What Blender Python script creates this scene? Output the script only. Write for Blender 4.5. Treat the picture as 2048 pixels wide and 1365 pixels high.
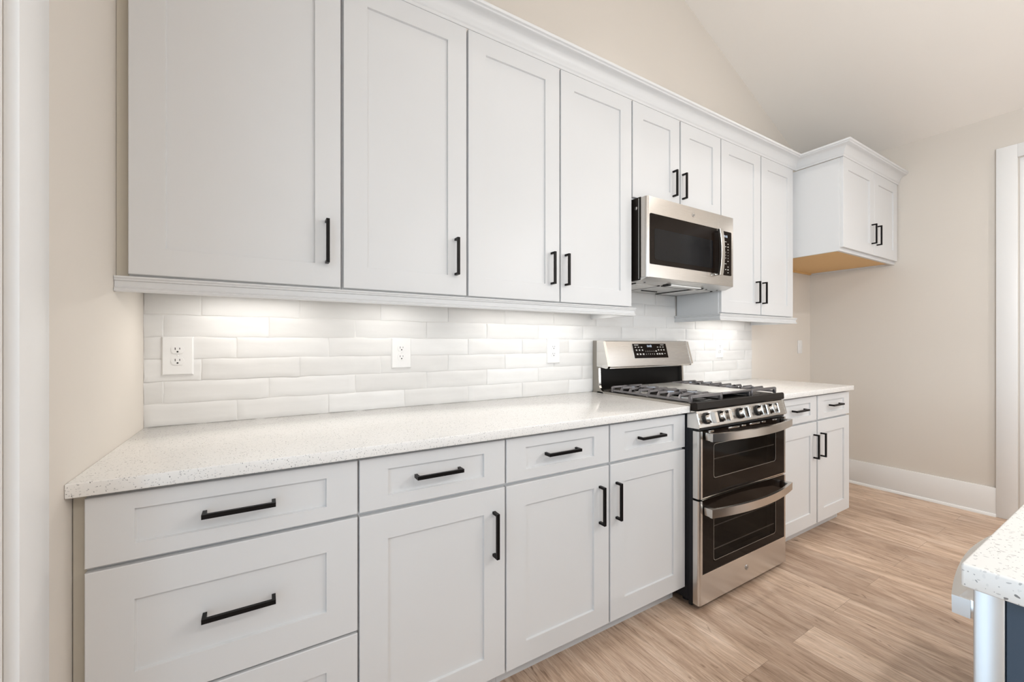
import bpy, bmesh, math, random
from mathutils import Vector, Matrix
from math import sin, cos, pi, radians as R

random.seed(7)
for o in list(bpy.data.objects):
    bpy.data.objects.remove(o)
scn = bpy.context.scene
COL = scn.collection

# ------------------------------------------------------------------ camera
F_PX, YAW, CY, CZ, V0 = 823.887, 0.5447, -1.8329, 1.2001, 686.34
cam_d = bpy.data.cameras.new('camera')
cam_d.sensor_width = 36.0
cam_d.lens = F_PX / 2048 * 36.0
cam_d.shift_y = (V0 - 682.5) / 2048
cam_d.clip_start = 0.02
cam = bpy.data.objects.new('camera', cam_d)
cam.location = (0, CY, CZ)
cam.rotation_euler = (pi / 2, 0, -YAW)
COL.objects.link(cam)
scn.camera = cam

# ------------------------------------------------------------------ view, world, lights
scn.view_settings.view_transform = 'Standard'
scn.view_settings.look = 'None'
scn.view_settings.gamma = 1.0
scn.view_settings.use_curve_mapping = False
scn.view_settings.exposure = -0.26

w = bpy.data.worlds.new('world')
scn.world = w
w.use_nodes = True
bg = w.node_tree.nodes['Background']
bg.inputs['Color'].default_value = (0.75, 0.87, 1.0, 1)
bg.inputs['Strength'].default_value = 1.2


def area(name, loc, rot, sx, sy, power, col, shape='RECTANGLE', spread=pi):
    l = bpy.data.lights.new(name, 'AREA')
    l.shape = shape
    l.size = sx
    if shape in ('RECTANGLE', 'ELLIPSE'):
        l.size_y = sy
    l.energy = power
    l.color = col
    l.spread = spread
    o = bpy.data.objects.new(name, l)
    o.location = loc
    o.rotation_euler = rot
    COL.objects.link(o)
    return o


def ceil_z(x):
    return 2.77 + 0.45 * min(4.34 - x, x + 0.342)


# daylight through windows assumed in the unseen wall behind the camera
DAY = (0.86, 0.93, 1.0)
WINDOWS = [(0.1, 1.4), (1.9, 3.2)]
for a, b in WINDOWS:
    area('daylight', ((a + b) / 2, -6.18, 1.55), (pi / 2, 0, 0), b - a, 1.5, 8, DAY)
area('daylight_west', (-0.60, -3.6, 1.55), (0, -pi / 2, 0), 1.5, 1.7, 105, (0.72, 0.86, 1.0))
area('daylight_door', (-0.62, -1.306, 1.25), (0, -pi / 2, 0), 2.1, 0.75, 8, (0.66, 0.83, 1.0))
area('added_daylight_east', (4.60, -3.8, 1.35), (0, pi / 2, 0), 1.9, 1.7, 40, (0.97, 0.97, 1.0))  # light of an added, unseen right-hand window, brightens the base cabinets
# recessed lamps, the rear ones assumed out of view to fill the room: (x, y, watts)
CAN_COL = (1.0, 0.97, 0.94)
CANS = [(0.9, -0.70, 0.8), (1.85, -0.70, 2.4), (2.75, -0.70, 2.8),
        (0.7, -3.6, 20), (3.6, -2.7, 27), (0.7, -4.9, 22), (3.35, -4.9, 30)]
# unseen globe pendants added over the island to brighten the base cabinets: (x, watts)
FILL_PENDANTS = [(1.25, 15), (2.2, 42)]
# lamp bars under the wall cabinets: (x0, x1, watts)
BAR_COL = (1.0, 0.965, 0.92)
BARS = [(-0.22, 0.18, 1.1), (0.31, 0.61, 0.62), (0.82, 1.60, 1.45), (2.56, 3.2, 1.6)]


# ------------------------------------------------------------------ material helpers
def mat(name, color=(0.8, 0.8, 0.8), rough=0.5, metal=0.0, spec=0.5, **kw):
    m = bpy.data.materials.new(name)
    m.use_nodes = True
    b = m.node_tree.nodes['Principled BSDF']
    b.inputs['Base Color'].default_value = (*color, 1)
    b.inputs['Roughness'].default_value = rough
    b.inputs['Metallic'].default_value = metal
    b.inputs['Specular IOR Level'].default_value = spec
    for k, v in kw.items():
        b.inputs[k].default_value = v
    return m


def nodes(m):
    return m.node_tree.nodes, m.node_tree.links, m.node_tree.nodes['Principled BSDF']


def s2l(*c):
    return tuple(((v / 255) / 12.92 if v / 255 <= 0.04045 else ((v / 255 + 0.055) / 1.055) ** 2.4) for v in c)


def painted(name, col, rough, scale, bump, var=0.02):
    """paint with faint tonal variation and a fine orange-peel bump"""
    m = mat(name, col, rough)
    n, l, b = nodes(m)
    tc = n.new('ShaderNodeTexCoord')
    no = n.new('ShaderNodeTexNoise')
    no.inputs['Scale'].default_value = scale
    no.inputs['Detail'].default_value = 3
    l.new(tc.outputs['Object'], no.inputs['Vector'])
    bp = n.new('ShaderNodeBump')
    bp.inputs['Strength'].default_value = bump
    bp.inputs['Distance'].default_value = 0.001
    l.new(no.outputs['Fac'], bp.inputs['Height'])
    l.new(bp.outputs['Normal'], b.inputs['Normal'])
    n2 = n.new('ShaderNodeTexNoise')
    n2.inputs['Scale'].default_value = 1.7
    l.new(tc.outputs['Object'], n2.inputs['Vector'])
    mx = n.new('ShaderNodeMix')
    mx.data_type = 'RGBA'
    mx.inputs[6].default_value = (*[c * (1 - var) for c in col], 1)
    mx.inputs[7].default_value = (*[min(1, c * (1 + var)) for c in col], 1)
    l.new(n2.outputs['Fac'], mx.inputs[0])
    l.new(mx.outputs[2], b.inputs['Base Color'])
    return m


M = {}
M['wall'] = painted('wall_paint', (0.68, 0.63, 0.57), 0.75, 260, 0.12)
M['ceiling'] = painted('ceiling_paint', (0.84, 0.80, 0.75), 0.85, 200, 0.15)
M['trim'] = painted('trim_paint', (0.79, 0.785, 0.775), 0.35, 40, 0.03)
M['cab'] = painted('cabinet_paint', (0.662, 0.663, 0.663), 0.38, 60, 0.03, 0.008)
M['black'] = mat('handle_black', (0.006, 0.005, 0.005), 0.38, 0.0, 0.14)
M['plate'] = mat('outlet_plastic', (0.76, 0.755, 0.745), 0.3)
M['slot'] = mat('slot_black', (0.01, 0.01, 0.01), 0.6)
M['navy'] = painted('navy_paint', (0.035, 0.055, 0.085), 0.4, 60, 0.03, 0.05)
M['enamel'] = mat('black_enamel', (0.008, 0.007, 0.006), 0.25, 0.0, 0.10)
M['enamel_front'] = mat('dark_trim', (0.014, 0.011, 0.009), 0.30, 0.0, 0.12)
M['rangeside'] = mat('range_side', (0.012, 0.013, 0.016), 0.35, 0.0, 0.25)
M['iron'] = mat('cast_iron', (0.15, 0.14, 0.142), 0.26, 0.55, 0.8)
M['chrome'] = mat('chrome', (0.78, 0.76, 0.73), 0.12, 1.0)
M['grey'] = mat('grey_metal', (0.60, 0.59, 0.57), 0.34, 0.8)
M['filter'] = mat('filter_mesh', (0.72, 0.71, 0.69), 0.4, 0.5)
M['lens'] = mat('lamp_lens', (0.85, 0.85, 0.83), 0.25)
M['glow'] = mat('lamp_glow', (0.9, 0.9, 0.9), 0.4)
M['glow'].node_tree.nodes['Principled BSDF'].inputs['Emission Color'].default_value = (1, 0.93, 0.82, 1)
M['glow'].node_tree.nodes['Principled BSDF'].inputs['Emission Strength'].default_value = 4
M['led'] = mat('display_glow', (0.1, 0.1, 0.1), 0.4)
M['led'].node_tree.nodes['Principled BSDF'].inputs['Emission Color'].default_value = (0.75, 0.86, 1.0, 1)
M['led'].node_tree.nodes['Principled BSDF'].inputs['Emission Strength'].default_value = 1.6
M['mark'] = mat('panel_marks', (0.62, 0.60, 0.57), 0.5)
M['greige'] = painted('greige_filler', (0.52, 0.475, 0.395), 0.45, 60, 0.03, 0.04)
M['sealgrey'] = mat('window_trim_grey', (0.30, 0.30, 0.29), 0.25, 0.8)
M['smooth'] = mat('smooth_steel', (0.74, 0.75, 0.76), 0.22, 1.0)
M['rackgrey'] = mat('rack_wire', (0.55, 0.54, 0.52), 0.5)
M['barsteel'] = mat('handle_steel', (0.60, 0.575, 0.54), 0.23, 1.0)
M['markdark'] = mat('monogram_grey', (0.16, 0.15, 0.14), 0.4)
M['rawwood'] = mat('raw_maple', (0.74, 0.47, 0.20), 0.55)
M['bglass'] = mat('black_glass', (0.012, 0.008, 0.006), 0.07, 0.0, 0.07)
M['mwindow'] = mat('microwave_window', (0.006, 0.006, 0.007), 0.10, 0.0, 0.12)


def steel(name, col, rough, axis):
    """brushed stainless steel; axis = direction the brushing runs (0 x, 2 z)"""
    m = mat(name, col, rough, 1.0)
    n, l, b = nodes(m)
    tc = n.new('ShaderNodeTexCoord')
    mp = n.new('ShaderNodeMapping')
    sc = [900, 900, 900]
    sc[axis] = 6
    mp.inputs['Scale'].default_value = sc
    no = n.new('ShaderNodeTexNoise')
    no.inputs['Scale'].default_value = 1
    no.inputs['Detail'].default_value = 4
    l.new(tc.outputs['Object'], mp.inputs['Vector'])
    l.new(mp.outputs['Vector'], no.inputs['Vector'])
    mr = n.new('ShaderNodeMapRange')
    mr.inputs['To Min'].default_value = rough - 0.015
    mr.inputs['To Max'].default_value = rough + 0.015
    l.new(no.outputs['Fac'], mr.inputs['Value'])
    l.new(mr.outputs['Result'], b.inputs['Roughness'])
    return m


M['steel'] = steel('brushed_steel', (0.565, 0.535, 0.50), 0.27, 0)
M['steelv'] = steel('brushed_steel_vertical', (0.68, 0.665, 0.645), 0.25, 2)
M['steel_dark'] = steel('dull_steel', (0.36, 0.335, 0.30), 0.42, 2)

# oven window: tinted see-through glass
m = bpy.data.materials.new('tinted_glass')
m.use_nodes = True
n, l = m.node_tree.nodes, m.node_tree.links
n.remove(n['Principled BSDF'])
tr = n.new('ShaderNodeBsdfTransparent')
tr.inputs['Color'].default_value = (0.55, 0.53, 0.51, 1)
gl = n.new('ShaderNodeBsdfGlossy')
gl.inputs['Roughness'].default_value = 0.05
mx = n.new('ShaderNodeMixShader')
mx.inputs[0].default_value = 0.03
l.new(tr.outputs[0], mx.inputs[1])
l.new(gl.outputs[0], mx.inputs[2])
l.new(mx.outputs[0], n['Material Output'].inputs['Surface'])
M['tint'] = m
m2 = m.copy()
m2.name = 'window_glass'
m2.node_tree.nodes['Transparent BSDF'].inputs['Color'].default_value = (0.97, 0.98, 0.98, 1)
M['pane'] = m2
gm = bpy.data.materials.new('opal_glass')
gm.use_nodes = True
gn, gll = gm.node_tree.nodes, gm.node_tree.links
gn.remove(gn['Principled BSDF'])
g_t = gn.new('ShaderNodeBsdfTransparent')
g_d = gn.new('ShaderNodeBsdfTranslucent')
g_d.inputs['Color'].default_value = (0.9, 0.9, 0.88, 1)
g_m = gn.new('ShaderNodeMixShader')
g_m.inputs[0].default_value = 0.25
gll.new(g_t.outputs[0], g_m.inputs[1])
gll.new(g_d.outputs[0], g_m.inputs[2])
gll.new(g_m.outputs[0], gn['Material Output'].inputs['Surface'])
M['globe'] = gm
M['cavity'] = mat('oven_cavity', (0.012, 0.010, 0.009), 0.6, 0.0, 0.1)

# quartz worktop: white with scattered elongated dark and pale chips
m = mat('white_quartz', (0.80, 0.785, 0.76), 0.16)
n, l, b = nodes(m)
tc = n.new('ShaderNodeTexCoord')


def chips(scale, stretch, rot, thr, keep):
    mp = n.new('ShaderNodeMapping')
    mp.inputs['Scale'].default_value = stretch
    mp.inputs['Rotation'].default_value = rot
    wn = n.new('ShaderNodeTexNoise')
    wn.inputs['Scale'].default_value = 90
    wn.inputs['Detail'].default_value = 2
    l.new(tc.outputs['Object'], wn.inputs['Vector'])
    ad = n.new('ShaderNodeVectorMath')
    ad.operation = 'MULTIPLY_ADD'
    ad.inputs[1].default_value = (0.006, 0.006, 0.006)
    l.new(wn.outputs['Color'], ad.inputs[0])
    l.new(tc.outputs['Object'], ad.inputs[2])
    l.new(ad.outputs[0], mp.inputs['Vector'])
    vo = n.new('ShaderNodeTexVoronoi')
    vo.inputs['Scale'].default_value = scale
    l.new(mp.outputs['Vector'], vo.inputs['Vector'])
    lt = n.new('ShaderNodeMath')
    lt.operation = 'LESS_THAN'
    lt.inputs[1].default_value = thr
    l.new(vo.outputs['Distance'], lt.inputs[0])
    sp = n.new('ShaderNodeSeparateColor')
    l.new(vo.outputs['Color'], sp.inputs[0])
    l2 = n.new('ShaderNodeMath')
    l2.operation = 'LESS_THAN'
    l2.inputs[1].default_value = keep
    l.new(sp.outputs[0], l2.inputs[0])
    mu = n.new('ShaderNodeMath')
    mu.operation = 'MULTIPLY'
    l.new(lt.outputs[0], mu.inputs[0])
    l.new(l2.outputs[0], mu.inputs[1])
    return mu, sp


def overlay(prev, fac, ca, cb, val):
    c = n.new('ShaderNodeMix')
    c.data_type = 'RGBA'
    c.inputs[6].default_value = (*ca, 1)
    c.inputs[7].default_value = (*cb, 1)
    l.new(val, c.inputs[0])
    o = n.new('ShaderNodeMix')
    o.data_type = 'RGBA'
    l.new(fac, o.inputs[0])
    if isinstance(prev, tuple):
        o.inputs[6].default_value = (*prev, 1)
    else:
        l.new(prev, o.inputs[6])
    l.new(c.outputs[2], o.inputs[7])
    return o.outputs[2]


base = (0.80, 0.785, 0.76)
f1, s1 = chips(95, (1, 1.9, 1), (0.4, 0.3, 0.5), 0.24, 0.40)
c1 = overlay(base, f1.outputs[0], (0.68, 0.67, 0.65), (0.74, 0.73, 0.71), s1.outputs[1])
f2, s2 = chips(120, (1, 1, 2.1), (0.9, -0.4, 0.2), 0.26, 0.34)
c2 = overlay(c1, f2.outputs[0], (0.50, 0.49, 0.48), (0.68, 0.67, 0.66), s2.outputs[1])
f3, s3 = chips(78, (2.7, 1, 1.5), (0.2, 0.5, -0.6), 0.21, 0.16)
c3 = overlay(c2, f3.outputs[0], (0.15, 0.145, 0.14), (0.48, 0.47, 0.46), s3.outputs[1])
f4, s4 = chips(210, (1, 1.7, 1.3), (0.7, 0.1, 0.9), 0.27, 0.26)
c4 = overlay(c3, f4.outputs[0], (0.32, 0.315, 0.31), (0.60, 0.59, 0.575), s4.outputs[1])
f5, s5 = chips(130, (2.4, 1, 1.3), (0.9, -0.4, 0.5), 0.24, 0.17)
c5 = overlay(c4, f5.outputs[0], (0.34, 0.335, 0.33), (0.56, 0.55, 0.54), s5.outputs[1])
l.new(c5, b.inputs['Base Color'])
M['quartz'] = m

# floor planks, running away from the range wall (along y)
m = mat('vinyl_planks', (0.4, 0.3, 0.2), 0.42)
n, l, b = nodes(m)
tc = n.new('ShaderNodeTexCoord')
mp = n.new('ShaderNodeMapping')
mp.inputs['Rotation'].default_value = (0, 0, pi / 2)
mp.inputs['Location'].default_value = (0.35, 0.062, 0)
l.new(tc.outputs['Object'], mp.inputs['Vector'])
br = n.new('ShaderNodeTexBrick')
br.offset = 0.37
br.offset_frequency = 2
br.inputs['Scale'].default_value = 1
br.inputs['Brick Width'].default_value = 1.22
br.inputs['Row Height'].default_value = 0.18
br.inputs['Mortar Size'].default_value = 0.0007
br.inputs['Mortar Smooth'].default_value = 0.3
br.inputs['Color1'].default_value = (0, 0, 0, 1)
br.inputs['Color2'].default_value = (1, 1, 1, 1)
br.inputs['Mortar'].default_value = (0.5, 0.5, 0.5, 1)
l.new(mp.outputs['Vector'], br.inputs['Vector'])
# shift the grain per plank
sep = n.new('ShaderNodeSeparateColor')
l.new(br.outputs['Color'], sep.inputs[0])
cmb = n.new('ShaderNodeCombineXYZ')
for i in range(3):
    q = n.new('ShaderNodeMath')
    q.operation = 'MULTIPLY'
    q.inputs[1].default_value = (13.7, 7.1, 5.3)[i]
    l.new(sep.outputs[0], q.inputs[0])
    l.new(q.outputs[0], cmb.inputs[i])
ad = n.new('ShaderNodeVectorMath')
ad.operation = 'ADD'
l.new(tc.outputs['Object'], ad.inputs[0])
l.new(cmb.outputs[0], ad.inputs[1])


def grain(scale, detail, dist, rough=0.55):
    mm = n.new('ShaderNodeMapping')
    mm.inputs['Scale'].default_value = scale
    l.new(ad.outputs[0], mm.inputs['Vector'])
    t = n.new('ShaderNodeTexNoise')
    t.inputs['Scale'].default_value = 1
    t.inputs['Detail'].default_value = detail
    t.inputs['Distortion'].default_value = dist
    t.inputs['Roughness'].default_value = rough
    l.new(mm.outputs[0], t.inputs['Vector'])
    return t


g1 = grain((7, 1.3, 1), 6, 2.6)
g2 = grain((85, 5.0, 1), 8, 1.4, 0.70)
g3 = grain((240, 16, 1), 4, 0.6)
g4 = grain((22, 6.0, 1), 2, 2.0)


def ramp(src, pts):
    r = n.new('ShaderNodeValToRGB')
    e = r.color_ramp.elements
    e[0].position, e[0].color = pts[0][0], (*pts[0][1], 1)
    e[1].position, e[1].color = pts[-1][0], (*pts[-1][1], 1)
    for p, c in pts[1:-1]:
        q = e.new(p)
        q.color = (*c, 1)
    l.new(src, r.inputs[0])
    return r.outputs[0]


def mixc(fac, a, bb, mode='MIX'):
    o = n.new('ShaderNodeMix')
    o.data_type = 'RGBA'
    o.blend_type = mode
    if isinstance(fac, float):
        o.inputs[0].default_value = fac
    else:
        l.new(fac, o.inputs[0])
    for k, v in ((6, a), (7, bb)):
        if isinstance(v, tuple):
            o.inputs[k].default_value = (*v, 1)
        else:
            l.new(v, o.inputs[k])
    return o.outputs[2]


ca = ramp(g1.outputs['Fac'], [(0.30, (0.370, 0.258, 0.186)), (0.5, (0.510, 0.375, 0.282)), (0.70, (0.635, 0.505, 0.408))])
cb = ramp(g2.outputs['Fac'], [(0.29, (0.42, 0.37, 0.33)), (0.40, (0.80, 0.77, 0.74)), (0.52, (1.0, 1.0, 1.0)), (0.72, (1.13, 1.13, 1.12))])
cc = mixc(1.0, ca, cb, 'MULTIPLY')
cd = ramp(g3.outputs['Fac'], [(0.30, (0.80, 0.78, 0.76)), (0.62, (1.05, 1.05, 1.05))])
cc = mixc(1.0, cc, cd, 'MULTIPLY')
kn = ramp(g4.outputs['Fac'], [(0.22, (0.42, 0.36, 0.31)), (0.34, (1.0, 1.0, 1.0))])
cc = mixc(1.0, cc, kn, 'MULTIPLY')
tone = ramp(sep.outputs[0], [(0.0, (0.80, 0.76, 0.73)), (0.5, (1.0, 0.98, 0.96)), (1.0, (1.22, 1.23, 1.22))])
cc = mixc(1.0, cc, tone, 'MULTIPLY')
cc = mixc(br.outputs['Fac'], cc, (0.22, 0.155, 0.11))
l.new(cc, b.inputs['Base Color'])
bp = n.new('ShaderNodeBump')
bp.inputs['Strength'].default_value = 0.12
bp.inputs['Distance'].default_value = 0.001
l.new(g2.outputs['Fac'], bp.inputs['Height'])
l.new(bp.outputs['Normal'], b.inputs['Normal'])
M['floor'] = m

# glazed tile, each tile a slightly different white
m = mat('glazed_tile', (0.80, 0.79, 0.77), 0.36, 0.0, 0.3)
n, l, b = nodes(m)
at = n.new('ShaderNodeAttribute')
at.attribute_name = 'tone'
mx = n.new('ShaderNodeMix')
mx.data_type = 'RGBA'
mx.inputs[6].default_value = (0.66, 0.65, 0.635, 1)
mx.inputs[7].default_value = (0.73, 0.725, 0.715, 1)
l.new(at.outputs['Fac'], mx.inputs[0])
tc = n.new('ShaderNodeTexCoord')
mp = n.new('ShaderNodeMapping')
mp.inputs['Scale'].default_value = (7, 1, 26)
mp.inputs['Rotation'].default_value = (0, 0.12, 0)
no = n.new('ShaderNodeTexNoise')
no.inputs['Scale'].default_value = 1
no.inputs['Detail'].default_value = 3
l.new(tc.outputs['Object'], mp.inputs['Vector'])
l.new(mp.outputs[0], no.inputs['Vector'])
m3 = n.new('ShaderNodeMapRange')
m3.inputs['To Min'].default_value = 0.93
m3.inputs['To Max'].default_value = 1.05
l.new(no.outputs['Fac'], m3.inputs['Value'])
mm = n.new('ShaderNodeVectorMath')
mm.operation = 'SCALE'
l.new(mx.outputs[2], mm.inputs[0])
l.new(m3.outputs[0], mm.inputs['Scale'])
l.new(mm.outputs[0], b.inputs['Base Color'])
bp = n.new('ShaderNodeBump')
bp.inputs['Strength'].default_value = 0.25
bp.inputs['Distance'].default_value = 0.003
l.new(no.outputs['Fac'], bp.inputs['Height'])
l.new(bp.outputs['Normal'], b.inputs['Normal'])
M['tile'] = m
M['grout'] = mat('grout', (0.74, 0.73, 0.71), 0.8)


# ------------------------------------------------------------------ object helpers
class MB:
    def __init__(s):
        s.bm = bmesh.new()

    def box(s, x0, x1, y0, y1, z0, z1, bev=0.0, seg=2):
        vs = [s.bm.verts.new((x, y, z)) for x in (x0, x1) for y in (y0, y1) for z in (z0, z1)]
        q = [(0, 1, 3, 2), (4, 6, 7, 5), (0, 4, 5, 1), (2, 3, 7, 6), (0, 2, 6, 4), (1, 5, 7, 3)]
        fs = [s.bm.faces.new([vs[i] for i in f]) for f in q]
        if bev:
            es = list({e for f in fs for e in f.edges})
            bmesh.ops.bevel(s.bm, geom=es, offset=bev, segments=seg, affect='EDGES', profile=0.5, clamp_overlap=True)
        return s

    def prism(s, pts, axis, a0, a1):
        """closed outline pts extruded along axis: 'x' pts are (y,z); 'y' pts are (x,z); 'z' pts are (x,y)"""
        def P(p, a):
            return {'x': (a, p[0], p[1]), 'y': (p[0], a, p[1]), 'z': (p[0], p[1], a)}[axis]
        A = [s.bm.verts.new(P(p, a0)) for p in pts]
        B = [s.bm.verts.new(P(p, a1)) for p in pts]
        s.bm.faces.new(A)
        s.bm.faces.new(list(reversed(B)))
        k = len(pts)
        for i in range(k):
            s.bm.faces.new([A[i], B[i], B[(i + 1) % k], A[(i + 1) % k]])
        return s

    def sweep(s, prof, path, closed_prof=True):
        """prof: list of (offset, z); path: function offset -> list of (x, y) corner points"""
        rows = []
        for p, z in prof:
            rows.append([s.bm.verts.new((x, y, z)) for x, y in path(p)])
        k = len(rows)
        for i in range(k if closed_prof else k - 1):
            a, b_ = rows[i], rows[(i + 1) % k]
            for j in range(len(a) - 1):
                s.bm.faces.new([a[j], a[j + 1], b_[j + 1], b_[j]])
        s.bm.faces.new([r[0] for r in rows])
        s.bm.faces.new([r[-1] for r in reversed(rows)])
        return s

    def lathe(s, c, axis, prof, seg=32):
        """prof: (radius, distance along axis); axis a unit Vector from c"""
        axis = Vector(axis).normalized()
        u = axis.orthogonal().normalized()
        v = axis.cross(u)
        rings = []
        for r, h in prof:
            if r < 1e-6:
                rings.append([s.bm.verts.new(Vector(c) + axis * h)])
            else:
                rings.append([s.bm.verts.new(Vector(c) + axis * h + (u * cos(t) + v * sin(t)) * r)
                              for t in [2 * pi * i / seg for i in range(seg)]])
        for a, b_ in zip(rings, rings[1:]):
            for i in range(seg):
                j = (i + 1) % seg
                if len(a) == 1:
                    s.bm.faces.new([a[0], b_[i], b_[j]])
                elif len(b_) == 1:
                    s.bm.faces.new([a[i], a[j], b_[0]])
                else:
                    s.bm.faces.new([a[i], a[j], b_[j], b_[i]])
        if len(rings[0]) > 1:
            s.bm.faces.new(list(reversed(rings[0])))
        if len(rings[-1]) > 1:
            s.bm.faces.new(rings[-1])
        return s

    def loft(s, sections):
        """sections: lists of points of equal count, closed rings, capped"""
        rs = [[s.bm.verts.new(p) for p in sec] for sec in sections]
        k = len(rs[0])
        for a, b_ in zip(rs, rs[1:]):
            for i in range(k):
                j = (i + 1) % k
                s.bm.faces.new([a[i], a[j], b_[j], b_[i]])
        s.bm.faces.new(list(reversed(rs[0])))
        s.bm.faces.new(rs[-1])
        return s

    def bevel(s, off, seg=2, ang=30):
        es = [e for e in s.bm.edges if len(e.link_faces) == 2 and e.calc_face_angle(0) > R(ang)]
        bmesh.ops.bevel(s.bm, geom=es, offset=off, segments=seg, affect='EDGES', profile=0.5, clamp_overlap=True)
        return s

    def xf(s, mtx):
        bmesh.ops.transform(s.bm, matrix=mtx, verts=s.bm.verts)
        return s

    def obj(s, name, m, parent=None, smooth=True):
        bmesh.ops.recalc_face_normals(s.bm, faces=s.bm.faces)
        org = Vector(world_loc(parent)) if parent else Vector((0, 0, 0))
        if parent is None and s.bm.verts:
            xs = [v.co for v in s.bm.verts]
            lo = Vector([min(v[i] for v in xs) for i in range(3)])
            hi = Vector([max(v[i] for v in xs) for i in range(3)])
            org = Vector(((lo.x + hi.x) / 2, (lo.y + hi.y) / 2, lo.z))
        bmesh.ops.translate(s.bm, vec=-org, verts=s.bm.verts)
        me = bpy.data.meshes.new(name)
        s.bm.to_mesh(me)
        s.bm.free()
        ms = m if isinstance(m, (list, tuple)) else [m]
        for q in ms:
            me.materials.append(q)
        if smooth:
            for p in me.polygons:
                p.use_smooth = True
            me.set_sharp_from_angle(angle=R(32))
        o = bpy.data.objects.new(name, me)
        if parent:
            o.parent = parent
        else:
            o.location = org
        COL.objects.link(o)
        return o


def world_loc(o):
    v = Vector(o.location)
    while o.parent:
        o = o.parent
        v += Vector(o.location)
    return v


def tag(o, label=None, cat=None, group=None, kind=None):
    if label:
        o['label'] = label
    if cat:
        o['category'] = cat
    if group:
        o['group'] = group
    if kind:
        o['kind'] = kind
    return o


def thing(name, label, cat, loc, group=None):
    o = bpy.data.objects.new(name, None)
    o.empty_display_size = 0.05
    o.location = loc
    COL.objects.link(o)
    return tag(o, label, cat, group)


def struct(o):
    o['kind'] = 'structure'
    return o


def text_mesh(txt, size, depth=0.0004):
    c = bpy.data.curves.new('t', 'FONT')
    c.body = txt
    c.size = size
    c.extrude = depth
    c.align_x = 'CENTER'
    c.align_y = 'CENTER'
    o = bpy.data.objects.new('t', c)
    COL.objects.link(o)
    bpy.context.view_layer.update()
    me = bpy.data.meshes.new_from_object(o.evaluated_get(bpy.context.evaluated_depsgraph_get()))
    bpy.data.objects.remove(o)
    return me


def add_text(mb, txt, size, mtx):
    me = text_mesh(txt, size)
    me.transform(mtx)
    mb.bm.from_mesh(me)
    bpy.data.meshes.remove(me)


def front_mtx(x, y, z, tilt=0.0):
    """text plane facing -y (towards the room), optionally leaning back by tilt"""
    return Matrix.Translation((x, y, z)) @ Matrix.Rotation(pi / 2 - tilt, 4, 'X')


# ------------------------------------------------------------------ room shell
XL, XR, YB = -0.342, 4.34, -6.0
RX = (XL + XR) / 2
RZ = ceil_z(RX)
struct(MB().box(XL - 0.4, XR + 1.6, YB - 0.2, 0.15, -0.06, 0.0).obj('floor', M['floor']))
struct(MB().prism([(XL - 0.12, -0.06), (XR + 0.12, -0.06), (XR + 0.12, 2.9), (RX, RZ + 0.12), (XL - 0.12, 2.9)], 'y', 0.0, 0.12)
       .obj('wall_back', M['wall']))
# wall behind the camera, its windows assumed as light sources
fw = MB()
z0, z1 = 0.8, 2.3
xs = [XL - 0.12] + [v for ab in WINDOWS for v in ab] + [XR + 0.12]
for i in range(0, len(xs), 2):
    fw.box(xs[i], xs[i + 1], YB - 0.12, YB, 0.0, z1)
for a, b_ in WINDOWS:
    fw.box(a, b_, YB - 0.12, YB, 0.0, z0)
fw.prism([(XL - 0.12, z1), (XR + 0.12, z1), (XR + 0.12, 2.9), (RX, RZ + 0.12), (XL - 0.12, 2.9)], 'y', YB - 0.12, YB)
struct(fw.obj('wall_front', M['wall']))
for i, (a, b_) in enumerate(WINDOWS):
    f = MB()
    for x0, x1, zz0, zz1 in ((a, a + 0.05, z0, z1), (b_ - 0.05, b_, z0, z1), (a + 0.05, b_ - 0.05, z0, z0 + 0.05),
                             (a + 0.05, b_ - 0.05, z1 - 0.05, z1), (a + 0.05, b_ - 0.05, 1.53, 1.57)):
        f.box(x0, x1, YB - 0.08, YB - 0.03, zz0, zz1)
    wo = struct(f.obj('window_%d' % (i + 1), M['trim']))
    p = MB().box(a + 0.04, b_ - 0.04, YB - 0.058, YB - 0.052, z0 + 0.04, z1 - 0.04).obj('pane', M['pane'], wo)
f = MB()
for y0, y1, zz0, zz1 in ((-4.5, -4.45, z0, z1), (-2.75, -2.7, z0, z1), (-4.45, -2.75, z0, z0 + 0.05), (-4.45, -2.75, z1 - 0.05, z1),
                         (-4.45, -2.75, 1.53, 1.57), (-3.63, -3.57, z0 + 0.05, z1 - 0.05)):
    f.box(XL - 0.08, XL - 0.03, y0, y1, zz0, zz1)
wo = struct(f.obj('window_3', M['trim']))
f = MB()
for y0, y1, zz0, zz1 in ((-4.7, -4.65, 0.35, z1), (-2.95, -2.9, 0.35, z1), (-4.65, -2.95, 0.35, 0.40), (-4.65, -2.95, z1 - 0.05, z1),
                         (-3.83, -3.77, 0.40, z1 - 0.05)):
    f.box(XR + 0.03, XR + 0.08, y0, y1, zz0, zz1)
wq = struct(f.obj('window_4', M['trim']))  # unseen window added in the right wall to light the base cabinets
MB().box(XR + 0.052, XR + 0.058, -4.66, -2.94, 0.39, z1 - 0.04).obj('pane', M['pane'], wq)
MB().box(XL - 0.058, XL - 0.052, -4.46, -2.74, z0 + 0.04, z1 - 0.04).obj('pane', M['pane'], wo)
# ceiling: two slopes of a vault
t = 0.1
struct(MB().prism([(XL - 0.12, 2.77 - 0.054), (RX, RZ), (XR + 0.12, 2.77 - 0.054), (XR + 0.12, 2.77 + t), (RX, RZ + t * 1.1), (XL - 0.12, 2.77 + t)],
                  'y', YB - 0.12, 0.12).obj('ceiling', M['ceiling']))
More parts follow.
